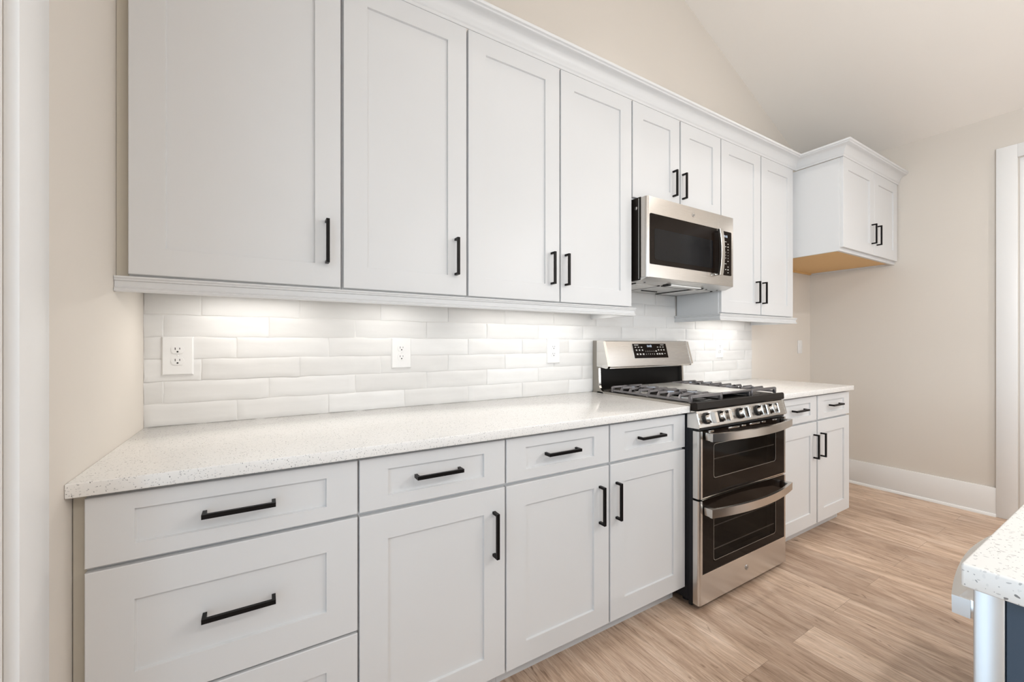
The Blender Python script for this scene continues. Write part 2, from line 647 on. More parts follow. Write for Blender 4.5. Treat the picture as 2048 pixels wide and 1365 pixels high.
# right wall with a doorway
DY0, DY1, DZ = -1.236, -2.05, 2.44
rw = MB()
rw.box(XR, XR + 0.12, DY0, 0.0, 0.0, 2.82)
rw.box(XR, XR + 0.12, DY1, DY0, DZ, 2.82)
rw.box(XR, XR + 0.12, -2.9, DY1, 0.0, 2.82)
rw.box(XR, XR + 0.12, YB, -4.7, 0.0, 2.82)
rw.box(XR, XR + 0.12, -4.7, -2.9, 0.0, 0.35)
rw.box(XR, XR + 0.12, -4.7, -2.9, 2.3, 2.82)
struct(rw.obj('wall_right', M['wall']))
# left wall with a doorway
LY0, LY1 = -0.892, -1.72
lw = MB()
lw.box(XL - 0.12, XL, LY0, 0.0, 0.0, 2.82)
lw.box(XL - 0.12, XL, LY1, LY0, DZ, 2.82)
lw.box(XL - 0.12, XL, YB, -4.5, 0.0, 2.82)
lw.box(XL - 0.12, XL, -2.7, LY1, 0.0, 2.82)
lw.box(XL - 0.12, XL, -4.5, -2.7, 0.0, 0.8)
lw.box(XL - 0.12, XL, -4.5, -2.7, 2.3, 2.82)
struct(lw.obj('wall_left', M['wall']))

# right doorway: casing, jamb
c = MB()
c.box(XR - 0.018, XR, -1.228, -1.133, 0.0, 2.535, 0.002)
c.box(XR - 0.018, XR, DY1 - 0.10, DY1 - 0.008, 0.0, 2.535, 0.002)
c.box(XR - 0.018, XR, DY1 - 0.008, -1.228, 2.447, 2.535, 0.002)
struct(c.obj('trim_1', M['trim']))
c = MB()
c.box(XR - 0.003, XR + 0.123, DY0 - 0.018, DY0, 0.0, DZ - 0.018, 0.001)
c.box(XR - 0.003, XR + 0.123, DY1, DY1 + 0.018, 0.0, DZ - 0.018, 0.001)
c.box(XR - 0.003, XR + 0.123, DY1, DY0, DZ - 0.018, DZ, 0.001)
c.box(XR + 0.045, XR + 0.080, DY0 - 0.030, DY0 - 0.018, 0.0, DZ - 0.03, 0.001)
c.box(XR + 0.045, XR + 0.080, DY1 + 0.018, DY1 + 0.030, 0.0, DZ - 0.03, 0.001)
struct(c.obj('trim_2', M['trim']))
# the hall glimpsed through it
struct(MB().box(XR + 1.2, XR + 1.3, -2.8, -0.4, 0.0, 2.6).obj('wall_hall', M['wall']))
struct(MB().box(XR + 0.12, XR + 1.3, -2.8, -0.4, 2.6, 2.66).obj('ceiling_hall', M['ceiling']))
area('hall_lamp', (XR + 0.65, -1.6, 2.55), (0, 0, 0), 0.3, 0.3, 9, CAN_COL)

# left doorway: casing and a closed door
c = MB()
c.box(XL, XL + 0.018, LY0 + 0.007, -0.779, 0.0, 2.535, 0.002)
c.box(XL, XL + 0.018, LY1 - 0.10, LY1 - 0.007, 0.0, 2.535, 0.002)
c.box(XL, XL + 0.018, LY1 - 0.007, LY0 + 0.007, 2.447, 2.535, 0.002)
struct(c.obj('trim_3', M['trim']))
d = MB()
dya, dyb, dza, dzb = LY1 + 0.02, LY0 - 0.02, 0.008, DZ - 0.02
d.box(XL - 0.105, XL - 0.065, dya, dya + 0.11, dza, dzb, 0.002)
d.box(XL - 0.105, XL - 0.065, dyb - 0.11, dyb, dza, dzb, 0.002)
d.box(XL - 0.105, XL - 0.065, dya + 0.109, dyb - 0.109, dza, dza + 0.24, 0.002)
d.box(XL - 0.105, XL - 0.065, dya + 0.109, dyb - 0.109, dzb - 0.12, dzb, 0.002)
do = struct(d.obj('door_1', M['trim']))
MB().box(XL - 0.088, XL - 0.082, dya + 0.10, dyb - 0.10, dza + 0.23, dzb - 0.11).obj('pane', M['pane'], do)
j = MB()
j.box(XL - 0.12, XL + 0.002, LY0 - 0.018, LY0, 0.0, DZ)
j.box(XL - 0.12, XL + 0.002, LY1, LY1 + 0.018, 0.0, DZ)
j.box(XL - 0.12, XL + 0.002, LY1 + 0.018, LY0 - 0.018, DZ - 0.018, DZ)
struct(j.obj('trim_4', M['trim']))


# baseboards with shoe moulding
def baseboard(name, y0, y1):
    b_ = MB()
    b_.box(XR - 0.016, XR, y0, y1, 0.0, 0.198, 0.003)
    b_.prism([(XR - 0.016, 0.0), (XR - 0.030, 0.0), (XR - 0.029, 0.010), (XR - 0.024, 0.017), (XR - 0.016, 0.020)], 'y', y0, y1)
    return struct(b_.obj(name, M['trim']))


baseboard('baseboard_right', -1.134, -0.001)
baseboard('baseboard_right', YB, DY1 - 0.10)
b_ = MB().box(3.40, XR - 0.03, -0.016, -0.0005, 0.0, 0.198, 0.003)
struct(b_.obj('baseboard_back', M['trim']))


# ------------------------------------------------------------------ cabinetry
def shaker(name, parent, x0, x1, z0, z1, yf, th=0.019, sx=0.079, sz=0.077, rec=0.0075):
    """five-piece door or drawer front, face at y = yf towards -y"""
    mb = MB()
    bm = mb.bm
    yb = yf + th
    e = 0.0015

    def ring(a, y):
        return [bm.verts.new((x0 + a[0], y, z0 + a[1])), bm.verts.new((x1 - a[0], y, z0 + a[1])),
                bm.verts.new((x1 - a[0], y, z1 - a[1])), bm.verts.new((x0 + a[0], y, z1 - a[1]))]
    rs = [ring((0, 0), yb), ring((0, 0), yf + e), ring((e, e), yf), ring((sx, sz), yf),
          ring((sx + 0.0018, sz + 0.0018), yf + rec)]
    bm.faces.new(rs[0])
    bm.faces.new(rs[-1])
    for a, c_ in zip(rs, rs[1:]):
        for i in range(4):
            k = (i + 1) % 4
            bm.faces.new([a[i], a[k], c_[k], c_[i]])
    return mb.obj(name, M['cab'], parent, smooth=False)


def pull(parent, x, z, yf, vertical=True, L=0.148):
    """square black bar pull standing 32 mm off the face"""
    mb = MB()
    w_, d_, pr = 0.0105, 0.0085, 0.032
    h = L / 2
    # one bent bar: feet and bar as a single outline
    out = [(-h, 0), (-h, -pr), (h, -pr), (h, 0), (h - d_, 0), (h - d_, -pr + d_), (-h + d_, -pr + d_), (-h + d_, 0)]
    mb.prism(out, 'z', -w_ / 2, w_ / 2)       # lies along x, sticks out to -y
    mb.bevel(0.0012, 2, 40)
    if vertical:
        mb.xf(Matrix.Rotation(pi / 2, 4, 'Y'))
    mb.xf(Matrix.Translation((x, yf, z)))
    return mb.obj('handle', M['black'], parent)


CABZ = 2.455
UF = -0.309   # face frame plane of the wall cabinets
UD = -0.328   # their door faces
BF = -0.613
BD = -0.632


def body_upper(t, x0, x1, z0, z1, yf=UF, under=None):
    b_ = MB().box(x0 + 0.0005, x1 - 0.0005, yf, -0.0095, z0, z1, 0.0008, 1)
    return b_.obj('cabinet_body', M['cab'], t)


def upper(label, x0, x1, z0, doors, hz, group='white wall cabinets above the worktop'):
    t_ = thing('wall_cabinet', label, 'cabinet', ((x0 + x1) / 2, UF / 2, z0), None)
    body_upper(t_, x0, x1, z0, CABZ)
    for a, b2, hx in doors:
        d_ = shaker('door', t_, a, b2, z0 + 0.007, 2.462, UD)
        pull(d_, hx, hz, UD, True, 0.145)
    return t_


Z0 = 1.382
tc_ = upper('white wall cabinet with one wide door, in the corner against the left wall', XL, 0.233, Z0, [(-0.314, 0.228, 0.185)], 1.539)
MB().box(XL + 0.0008, -0.3150, UF - 0.002, UF + 0.01, Z0, CABZ).obj('filler_strip', M['greige'], tc_)['label'] = 'greige filler strip'
upper('white wall cabinet with one narrow door, between the wide corner cabinet and the two-door cabinet', 0.233, 0.7032, Z0,
      [(0.2375, 0.699, 0.652)], 1.539)
upper('white two-door wall cabinet just left of the microwave, handles side by side', 0.7032, 1.6412, Z0,
      [(0.7075, 1.167, 1.1210), (1.1752, 1.6365, 1.2020)], 1.5375)
t_ = upper('short white two-door wall cabinet directly above the microwave', 1.6412, 2.419, 1.953,
           [(1.646, 2.022, 1.966), (2.034, 2.414, 2.049)], 2.089)
upper('tall white two-door wall cabinet right of the microwave, above the short counter', 2.419, 3.3385, Z0,
      [(2.424, 2.868, 2.813), (2.880, 3.303, 2.893)], 1.536)

# cabinet over the empty refrigerator bay
FX0, FY = 3.340, -0.596
t_ = thing('wall_cabinet', 'deep white two-door cabinet over the empty refrigerator bay, raw wood underneath', 'cabinet', (3.84, -0.3, 1.826))
b_ = MB()
b_.box(FX0, FX0 + 0.018, FY, -0.0005, 1.826, CABZ)
b_.box(XR - 0.020, XR - 0.001, FY, -0.0005, 1.826, CABZ)
b_.box(FX0 + 0.018, XR - 0.020, FY, FY + 0.018, 1.826, CABZ)
b_.box(FX0 + 0.018, XR - 0.020, FY + 0.018, -0.0005, CABZ - 0.018, CABZ)
b_.obj('cabinet_body', M['cab'], t_)
MB().box(FX0 + 0.018, XR - 0.020, FY + 0.018, -0.018, 1.838, 1.850).obj('bottom_panel', M['rawwood'], t_)['label'] = 'raw wood underside'
MB().box(FX0 + 0.018, XR - 0.020, -0.018, -0.0005, 1.826, 1.870).obj('hanging_rail', M['rawwood'], t_)['label'] = 'raw wood rail'
for a, c_, hx in ((3.350, 3.869, 3.826), (3.874, 4.330, 3.919)):
    d_ = shaker('door', t_, a, c_, 1.850, 2.462, FY - 0.019)
    pull(d_, hx, 1.998, FY - 0.019, True, 0.145)

# crown moulding
prof = [(0.0, 2.460), (0.004, 2.460), (0.006, 2.470), (0.010, 2.474)]
for i in range(8):
    a = i / 7 * pi / 2
    prof.append((0.012 + 0.040 * (1 - cos(a)), 2.477 + 0.046 * sin(a)))
prof += [(0.056, 2.525), (0.057, 2.531), (0.064, 2.534), (0.065, 2.545), (0.0, 2.545)]


def cpath(p):
    return [(XL + 0.001, UD - p), (FX0 - p, UD - p)]


mb = MB().sweep(prof, lambda p: [(XL + 0.001, UD - p), (FX0 - p, UD - p), (FX0 - p, FY - 0.019 - p), (XR - 0.001, FY - 0.019 - p)])
cr = mb.obj('crown_molding', M['cab'])
tag(cr, 'white crown molding running along the tops of the wall cabinets and around the refrigerator cabinet', 'molding')
# light rails under the wall cabinets
rp = [(0.006, 1.3815), (0.028, 1.3815), (0.0295, 1.3780), (0.0255, 1.3735), (0.0265, 1.3705), (0.0215, 1.3680), (0.0210, 1.3530),
      (0.0265, 1.3505), (0.0255, 1.3470), (0.0285, 1.3440), (0.0270, 1.3400), (0.006, 1.3400)]
mb = MB().sweep(rp, lambda p: [(XL + 0.001, UF - p), (1.640 + p * 0.7, UF - p), (1.640 + p * 0.7, -0.0095)])
tag(mb.obj('light_rail', M['cab']), 'white molded light rail under the wall cabinets left of the range', 'molding')
mb = MB().sweep(rp, lambda p: [(2.420 - p * 0.8, -0.0095), (2.420 - p * 0.8, UF - p), (3.325 + p * 0.7, UF - p), (3.325 + p * 0.7, -0.0095)])
tag(mb.obj('light_rail', M['cab']), 'short white molded light rail under the wall cabinet right of the microwave', 'molding')


# base cabinets
def base_body(t_, x0, x1, toe0, toe1):
    b_ = MB()
    pts = [(-0.001, 0.0), (-0.5626, 0.0), (-0.5626, 0.1), (BF, 0.1), (BF, 0.8825), (-0.001, 0.8825)]
    for a in (x0 + 0.0005, x1 - 0.0185):
        b_.prism(pts, 'x', a, a + 0.018)
    b_.box(x0 + 0.0185, x1 - 0.0185, BF, BF + 0.018, 0.1, 0.8825)
    b_.box(x0 + 0.0185, x1 - 0.0185, BF + 0.018, -0.001, 0.1, 0.118)
    return b_.obj('cabinet_body', M['cab'], t_)


# left: drawer stack
t_ = thing('base_cabinet', 'white base cabinet of three stacked drawers, against the left wall', 'cabinet', (-0.06, -0.3, 0))
base_body(t_, -0.3395, 0.2285, 0, 0)
MB().box(-0.3405, -0.3195, BF - 0.001, BF + 0.03, 0.0, 0.8825).obj('filler_strip', M['greige'], t_)['label'] = 'greige filler strip'
for z0_, z1_, sz, hz in ((0.7246, 0.8725, 0.0355, 0.8015), (0.4007, 0.7151, 0.077, 0.562), (0.0850, 0.3930, 0.077, 0.24)):
    d_ = shaker('drawer', t_, -0.319, 0.2260, z0_, z1_, BD, sz=sz)
    pull(d_, -0.0455, hz, BD, False, 0.148)
MB().box(-0.3395, 0.2280, -0.562, -0.545, 0.0, 0.0995).obj('toe_kick', M['cab'], t_)


def base_unit(label, x0, x1, cols, group=None):
    t_ = thing('base_cabinet', label, 'cabinet', ((x0 + x1) / 2, -0.3, 0))
    base_body(t_, x0, x1, 0, 0)
    for a, c_, hx in cols:
        d_ = shaker('drawer', t_, a, c_, 0.7246, 0.8725, BD, sz=0.0355)
        pull(d_, (a + c_) / 2 - 0.004, 0.8035, BD, False, 0.148)
        d_ = shaker('door', t_, a, c_, 0.0850, 0.7130, BD)
        pull(d_, hx, 0.567, BD, True, 0.148)
    MB().box(x0 + 0.019, x1 - 0.019, -0.562, -0.545, 0.0, 0.0995).obj('toe_kick', M['cab'], t_)
    return t_


base_unit('white base cabinet with one drawer over one door, beside the drawer stack', 0.2285, 0.7032, [(0.2312, 0.7000, 0.657)])
base_unit('white base cabinet with two drawers over two doors, just left of the range', 0.7032, 1.6555,
          [(0.7060, 1.1785, 1.1290), (1.1865, 1.6520, 1.2190)])
base_unit('white base cabinet with two drawers over two doors, right of the range', 2.4200, 3.3950,
          [(2.4700, 2.9260, 2.889), (2.9440, 3.3920, 2.981)])

# worktops
def worktop(name, x0, x1, y0, y1, label):
    b_ = MB().box(x0, x1, y0, y1, 0.884, 0.914, 0.0025, 3)
    return tag(b_.obj(name, M['quartz']), label, 'countertop')


worktop('countertop', XL + 0.0001, 1.6545, -0.6566, -0.0001, 'long white speckled quartz countertop from the left wall to the range')
worktop('countertop', 2.4190, 3.4000, -0.6566, -0.0005, 'short white speckled quartz countertop right of the range')

# ------------------------------------------------------------------ backsplash
def backsplash():
    mb = MB()
    bm = mb.bm
    lay = bm.faces.layers.float.new('tone_f')
    rnd = random.Random(11)
    X0, X1 = XL + 0.0002, 3.352
    pitch, rowh = 0.3125, 0.0766
    offs = [-0.081, -0.291, -0.186]
    tones = []

    def wob(ph, s_):
        return 0.0011 * sin(ph + s_ * 1.0) + 0.0006 * sin(ph * 2.3 + s_ * 2.7)
    for r_ in range(9):
        zb = 0.9141 + r_ * rowh
        zt = zb + rowh
        x = offs[r_ % 3] - 4 * pitch
        while x < X1:
            a, c_ = x, x + pitch
            x = c_
            if c_ <= X0 + 0.01 or a >= X1 - 0.004:
                continue
            ca_, cb_ = max(a, X0), min(c_, X1)
            lim = 1.3815
            if 1.63 < ca_ < 2.43 or 1.66 < cb_ < 2.43 or (ca_ < 1.66 and cb_ > 2.4):
                lim = 1.535
            segs = [(ca_, cb_, min(zt, lim))]
            if zt > 1.3815 and lim > 1.4:
                ca2, cb2 = max(ca_, 1.657 if zb > 1.3 else ca_), min(cb_, 2.41 if zb > 1.3 else cb_)
                segs = [(ca2, cb2, min(zt, lim))]
                if ca2 > ca_ + 0.01:
                    segs.append((ca_, ca2 - 0.0005, 1.3815))
                if cb2 < cb_ - 0.01:
                    segs.append((cb2 + 0.0005, cb_, 1.3815))
            tone = rnd.random()
            for ca3, cb3, zt3 in segs:
                if zt3 - zb < 0.012 or cb3 - ca3 < 0.012:
                    continue
                g = 0.0011
                x0_, x1_, z0_, z1_ = ca3 + g, cb3 - g, zb + g, zt3 - g
                if ca3 == X0:
                    x0_ = X0
                nx, nz = 14, 4
                p1, p2, p3, p4 = [rnd.uniform(0, 6.28) for _ in range(4)]
                tilt, tilt2 = rnd.uniform(-0.0009, 0.0009), rnd.uniform(-0.0007, 0.0007)
                th = 0.0075 + rnd.uniform(-0.0005, 0.0007)
                us = [0, 0.012] + [0.012 + (0.976) * k / (nx - 1) for k in range(1, nx - 1)] + [0.988, 1]
                vs_ = [0, 0.05] + [0.05 + 0.9 * k / (nz) for k in range(1, nz)] + [0.95, 1]
                grid = []
                for u in us:
                    row = []
                    for v in vs_:
                        xx = x0_ + (x1_ - x0_) * u
                        zz = z0_ + (z1_ - z0_) * v
                        eb = wob(p1, xx * 31) * (1 - v) + wob(p2, xx * 27) * v
                        zz += eb
                        xx += 0.5 * (wob(p3, zz * 60) * (1 - u) + wob(p4, zz * 60) * u)
                        edge = (u == 0 or u == 1 or v == 0 or v == 1)
                        yy = th + tilt * (u - 0.5) * 2 + tilt2 * (v - 0.5) * 2 + 0.00045 * sin(p1 + xx * 43 + 2 * zz * 30) + 0.0003 * sin(p3 + zz * 120)
                        if edge:
                            yy -= 0.0014
                        row.append(bm.verts.new((xx, -yy, zz)))
                    grid.append(row)
                for i in range(len(us) - 1):
                    for k in range(len(vs_) - 1):
                        f = bm.faces.new([grid[i][k], grid[i + 1][k], grid[i + 1][k + 1], grid[i][k + 1]])
                        f[lay] = tone
                # rim back to the grout
                border = [(i, 0) for i in range(len(us))] + [(len(us) - 1, k) for k in range(1, len(vs_))] + \
                         [(i, len(vs_) - 1) for i in range(len(us) - 2, -1, -1)] + [(0, k) for k in range(len(vs_) - 2, 0, -1)]
                bv = [grid[i][k] for i, k in border]
                bk = [bm.verts.new((v.co.x, -0.0006, v.co.z)) for v in bv]
                for i in range(len(bv)):
                    k = (i + 1) % len(bv)
                    f = bm.faces.new([bv[i], bv[k], bk[k], bk[i]])
                    f[lay] = tone
    for f in bm.faces:
        f.material_index = 0
    nf = len(bm.faces)
    mb.box(X0, X1 - 0.001, -0.0049, -0.0005, 0.9145, 1.3812)
    mb.box(1.657, 2.41, -0.0048, -0.0005, 1.3812, 1.534)
    bm.faces.ensure_lookup_table()
    for i in range(nf, len(bm.faces)):
        bm.faces[i].material_index = 1
    bmesh.ops.recalc_face_normals(bm, faces=bm.faces)
    o = mb.obj('backsplash', [M['tile'], M['grout']])
    me = o.data
    src = me.attributes['tone_f']
    vals = [d_.value for d_ in src.data]
    dst = me.attributes.new('tone', 'FLOAT', 'FACE')
    for i, v in enumerate(vals):
        dst.data[i].value = v
    return tag(o, 'backsplash of glossy white handmade-look subway tiles above the countertops', 'backsplash')


backsplash()


# ------------------------------------------------------------------ outlets and switch
def receptacle_outline(cx, cz, w_=0.0172, h_=0.0145):
    pts = []
    for k in range(24):
        a = 2 * pi * k / 24
        px, pz = 0.0178 * cos(a), 0.0178 * sin(a)
        pts.append((cx + px, cz + max(-0.0135, min(0.0135, pz))))
    return pts


def outlet(x, label, yw=-0.0078):
    t_ = thing('wall_outlet', label, 'outlet', (x, yw, 1.155), 'white outlets in the tiled backsplash')
    b_ = MB()
    w_, h_ = 0.0435, 0.0665
    bm = b_.bm
    rs = [[bm.verts.new((x + sx * a, yw - d_, 1.155 + sz * c_)) for sx, sz in ((-1, -1), (1, -1), (1, 1), (-1, 1))]
          for a, c_, d_ in ((w_, h_, -0.003), (w_, h_, 0.0015), (w_ - 0.0035, h_ - 0.0035, 0.006))]
    bm.faces.new(rs[0])
    bm.faces.new(rs[-1])
    for a, c_ in zip(rs, rs[1:]):
        for i in range(4):
            bm.faces.new([a[i], a[(i + 1) % 4], c_[(i + 1) % 4], c_[i]])
    b_.obj('cover_plate', M['plate'], t_, smooth=False)
    for zc in (1.1765, 1.1375):
        r_ = MB().prism(receptacle_outline(x, zc), 'y', yw - 0.0050, yw - 0.0078)
        ro = r_.obj('receptacle', M['plate'], t_)
        sl = MB()
        sl.box(x - 0.0075, x - 0.0055, yw - 0.0083, yw - 0.0077, zc - 0.0005, zc + 0.0075)
        sl.box(x + 0.0050, x + 0.0068, yw - 0.0083, yw - 0.0077, zc + 0.0005, zc + 0.0070)
        sl.lathe((x, yw - 0.0077, zc - 0.0068), (0, -1, 0), [(0.0028, 0), (0.0028, 0.0006)], 12)
        sl.obj('slots', M['slot'], ro)['label'] = 'dark slots'
    s_ = MB().lathe((x, yw - 0.0058, 1.157), (0, -1, 0), [(0.003, 0), (0.003, 0.0008), (0.0015, 0.0013), (0, 0.0013)], 12)
    s_.obj('screw', M['plate'], t_)
    return t_


outlet(-0.2510, 'white duplex outlet nearest the left wall')
outlet(0.5285, 'white duplex outlet on the tiles, second one from the left wall')
outlet(1.3700, 'white duplex outlet on the tiles just left of the range')
outlet(2.9115, 'white duplex outlet on the brightly lit tiles right of the range')
t_ = thing('light_switch', 'white rocker switch on the plain wall of the refrigerator bay', 'switch', (4.141, 0, 1.165))
MB().box(4.104, 4.178, -0.006, -0.0003, 1.106, 1.223, 0.002).obj('cover_plate', M['plate'], t_)
MB().box(4.125, 4.157, -0.0095, -0.006, 1.131, 1.198, 0.0012).obj('rocker', M['plate'], t_)

# ------------------------------------------------------------------ lamps under the cabinets
for i, (a, c_, pw) in enumerate(BARS):
    lb = ['under-cabinet lamp bar nearest the left wall', 'under-cabinet lamp bar under the narrow one-door cabinet',
          'under-cabinet lamp bar just left of the microwave', 'under-cabinet lamp bar right of the range'][i]
    t_ = thing('under_cabinet_light', lb, 'light', ((a + c_) / 2, -0.15, 1.381), 'lamp bars under the wall cabinets')
    MB().box(a, c_, -0.164, -0.136, 1.3765, 1.3815, 0.001).obj('housing', M['plate'], t_)
    MB().box(a + 0.01, c_ - 0.01, -0.158, -0.142, 1.3750, 1.3764).obj('lens', M['glow'], t_)
    area('bar_lamp', ((a + c_) / 2, -0.15, 1.3740), (0, 0, 0), c_ - a - 0.03, 0.014, pw, BAR_COL)

# recessed ceiling lamps, all out of view, the rear ones assumed as fill
for i, (x, y, pw) in enumerate(CANS):
    z = ceil_z(x)
    sl = math.atan(0.45) * (1 if x > RX else -1)
    if abs(x - RX) < 0.1:
        z -= 0.045
        sl = 0
    t_ = thing('recessed_light', 'round white recessed lamp out of view, assumed in the sloping vaulted ceiling', 'light', (x, y, z), 'recessed lamps in the vaulted ceiling')
    rot = Matrix.Translation((x, y, z)) @ Matrix.Rotation(sl, 4, 'Y') @ Matrix.Translation((-x, -y, -z))
    MB().lathe((x, y, z), (0, 0, -1), [(0.062, 0.0), (0.088, 0.0), (0.090, 0.004), (0.080, 0.008), (0.064, 0.004)], 32).xf(rot).obj('trim_ring', M['trim'], t_)
    MB().lathe((x, y, z), (0, 0, -1), [(0.0, 0.002), (0.061, 0.002), (0.061, 0.004), (0, 0.004)], 24).xf(rot).obj('lens', M['glow'], t_)
    area('recessed_lamp', (x, y, z - 0.03), (0, 0, 0), 0.09, 0.09, pw, CAN_COL, 'DISK', R(92) if y > -1 else R(150))


for i, (x, pw) in enumerate(FILL_PENDANTS):  # added pendants, out of view, fill light for the base cabinet fronts
    y, zc, zt = -2.25, 1.98, ceil_z(x)
    t_ = thing('fill_pendant', 'added white glass globe pendant on a black rod, out of view over the island', 'light', (x, y, zc - 0.14), 'added globe pendants out of view over the island')
    MB().lathe((x, y, zt), (0, 0, -1), [(0.065, -0.05), (0.065, 0.012), (0.05, 0.022), (0.006, 0.022)], 24).obj('canopy', M['black'], t_)
    MB().lathe((x, y, zc + 0.14), (0, 0, 1), [(0.005, 0), (0.005, zt - zc - 0.15)], 12).obj('rod', M['black'], t_)
    MB().lathe((x, y, zc + 0.13), (0, 0, 1), [(0.045, 0), (0.045, 0.02), (0.015, 0.03)], 24).obj('cap', M['black'], t_)
    gp = [(0.14 * sin(a), -0.14 * cos(a)) for a in [k * pi / 20 for k in range(0, 20)]]
    gp[0] = (0.0, -0.14)
    MB().lathe((x, y, zc), (0, 0, 1), gp, 32).obj('globe', M['globe'], t_)
    pl = bpy.data.lights.new('pendant_fill_lamp', 'POINT')
    pl.energy = pw
    pl.color = CAN_COL
    pl.shadow_soft_size = 0.10
    po = bpy.data.objects.new('pendant_fill_lamp', pl)
    po.location = (x, y, zc)
    COL.objects.link(po)


# ------------------------------------------------------------------ badge (ring with monogram)
def badge(parent, x, y, z, r_):
    o = MB().lathe((x, y, z), (0, -1, 0), [(r_, 0), (r_, 0.0012), (r_ * 0.9, 0.002), (0, 0.002)], 28).obj('badge', M['steelv'], parent)
    o['label'] = 'round chrome monogram badge'
    mb = MB()
    K = 32
    for ra, rb in ((0.80, 0.90),):
        secs = []
        for i in range(K + 1):
            a = 2 * pi * i / K
            secs.append([(x + r_ * q * cos(a), y - h_, z + r_ * q * sin(a)) for q, h_ in ((ra, 0.0018), (rb, 0.0018), (rb, 0.0024), (ra, 0.0024))])
        for p, q in zip(secs, secs[1:]):
            mb.loft([p, q])
    add_text(mb, 'ge', r_ * 1.2, front_mtx(x, y - 0.0022, z + r_ * 0.08))
    mb.obj('monogram', M['markdark'], o)
    return o


def rrect(x0, x1, z0_, z1_, r_, n_=6):
    pts = []
    for cx, cz, a0 in ((x1 - r_, z1_ - r_, 0), (x0 + r_, z1_ - r_, pi / 2), (x0 + r_, z0_ + r_, pi), (x1 - r_, z0_ + r_, 3 * pi / 2)):
        pts += [(cx + r_ * cos(a0 + k * pi / 2 / n_), cz + r_ * sin(a0 + k * pi / 2 / n_)) for k in range(n_ + 1)]
    return pts


def bow_handle(parent, x0, x1, zc, h, y_end, y_mid, yface, th=0.012, name='handle'):
    """bowed flat bar on two end blocks"""
    mb = MB()
    K = 18
    secs = []
    for i in range(K + 1):
        u = i / K
        yo = y_end + (y_mid - y_end) * (1 - (2 * u - 1) ** 2)
        x = x0 + (x1 - x0) * u
        secs.append([(x, yo, zc - h / 2), (x, yo - 0.0005, zc + h / 2), (x, yo + th, zc + h / 2), (x, yo + th, zc - h / 2)])
    mb.loft(secs)
    mb.bevel(0.0022, 2, 50)
    for a, c_ in ((x0 + 0.001, x0 + 0.030), (x1 - 0.030, x1 - 0.001)):
        mb.box(a, c_, y_end + th * 0.5, yface, zc - h / 2 + 0.001, zc + h / 2 - 0.001, 0.002)
    return mb.obj(name, M['barsteel'], parent)


# ------------------------------------------------------------------ range
RX0, RX1 = 1.6575, 2.4165
rg = thing('gas_range', 'stainless steel double-oven gas range with five knobs between the base cabinets', 'range', ((RX0 + RX1) / 2, -0.35, 0))
b_ = MB()
b_.box(RX0 + 0.002, RX1 - 0.002, -0.640, -0.060, 0.03, 0.885, 0.002)
b_.box(RX0 + 0.004, RX0 + 0.05, -0.665, -0.62, 0.03, 0.885, 0.002)
b_.box(RX1 - 0.05, RX1 - 0.004, -0.665, -0.62, 0.03, 0.885, 0.002)
b_.obj('range_body', M['rangeside'], rg)['label'] = 'black side panels'
for x in (RX0 + 0.05, RX1 - 0.05):
    for y in (-0.60, -0.10):
        MB().lathe((x, y, 0.0), (0, 0, 1), [(0.018, 0), (0.018, 0.008), (0.010, 0.010), (0.010, 0.032)], 16).obj('foot', M['slot'], rg)
MB().box(RX0 + 0.01, RX1 - 0.01, -0.655, -0.640, 0.008, 0.05).obj('base', M['slot'], rg)
# cooktop pan: steel rim with a dark well
b_ = MB()
b_.box(RX0, RX1, -0.655, -0.045, 0.886, 0.924, 0.004)
b_.obj('cooktop', M['steel_dark'], rg)['label'] = 'dull steel cooktop frame'
b_ = MB()
b_.box(RX0 + 0.025, RX1 - 0.025, -0.640, -0.115, 0.920, 0.9265, 0.003)
b_.obj('cooktop_surface', M['enamel'], rg)['label'] = 'black enamel burner well'
# dark rounded front band
pts = [(-0.650, 0.893), (-0.676, 0.893), (-0.686, 0.896), (-0.690, 0.902), (-0.689, 0.924), (-0.686, 0.930), (-0.680, 0.932), (-0.650, 0.926)]
MB().prism(pts, 'x', RX0 + 0.003, RX1 - 0.003).bevel(0.002, 2, 60).obj('front_band', M['enamel_front'], rg)['label'] = 'glossy dark front band'

# control panel with knobs
CPT, CPB = (-0.684, 0.892), (-0.702, 0.822)
pts = [(-0.640, 0.892), CPT, CPB, (-0.698, 0.817), (-0.640, 0.815)]
cp = MB().prism(pts, 'x', RX0 + 0.001, RX1 - 0.001).bevel(0.0025, 2, 40).obj('control_panel', M['steel'], rg)
for xa, xb in ((RX0, RX0 + 0.011), (RX1 - 0.011, RX1)):
    MB().prism([(-0.640, 0.8925), (CPT[0] - 0.001, CPT[1] + 0.0008), (CPB[0] - 0.0012, CPB[1]), (-0.698, 0.8165), (-0.640, 0.8145)], 'x', xa, xb).bevel(0.003, 2, 40).obj('end_cap', M['chrome'], cp)
nrm = Vector((0, -(CPT[1] - CPB[1]), 0)) + Vector((0, 0, 0))
dvec = Vector((0, CPT[0] - CPB[0], CPT[1] - CPB[1])).normalized()
nrm = Vector((1, 0, 0)).cross(dvec)
if nrm.y > 0:
    nrm = -nrm
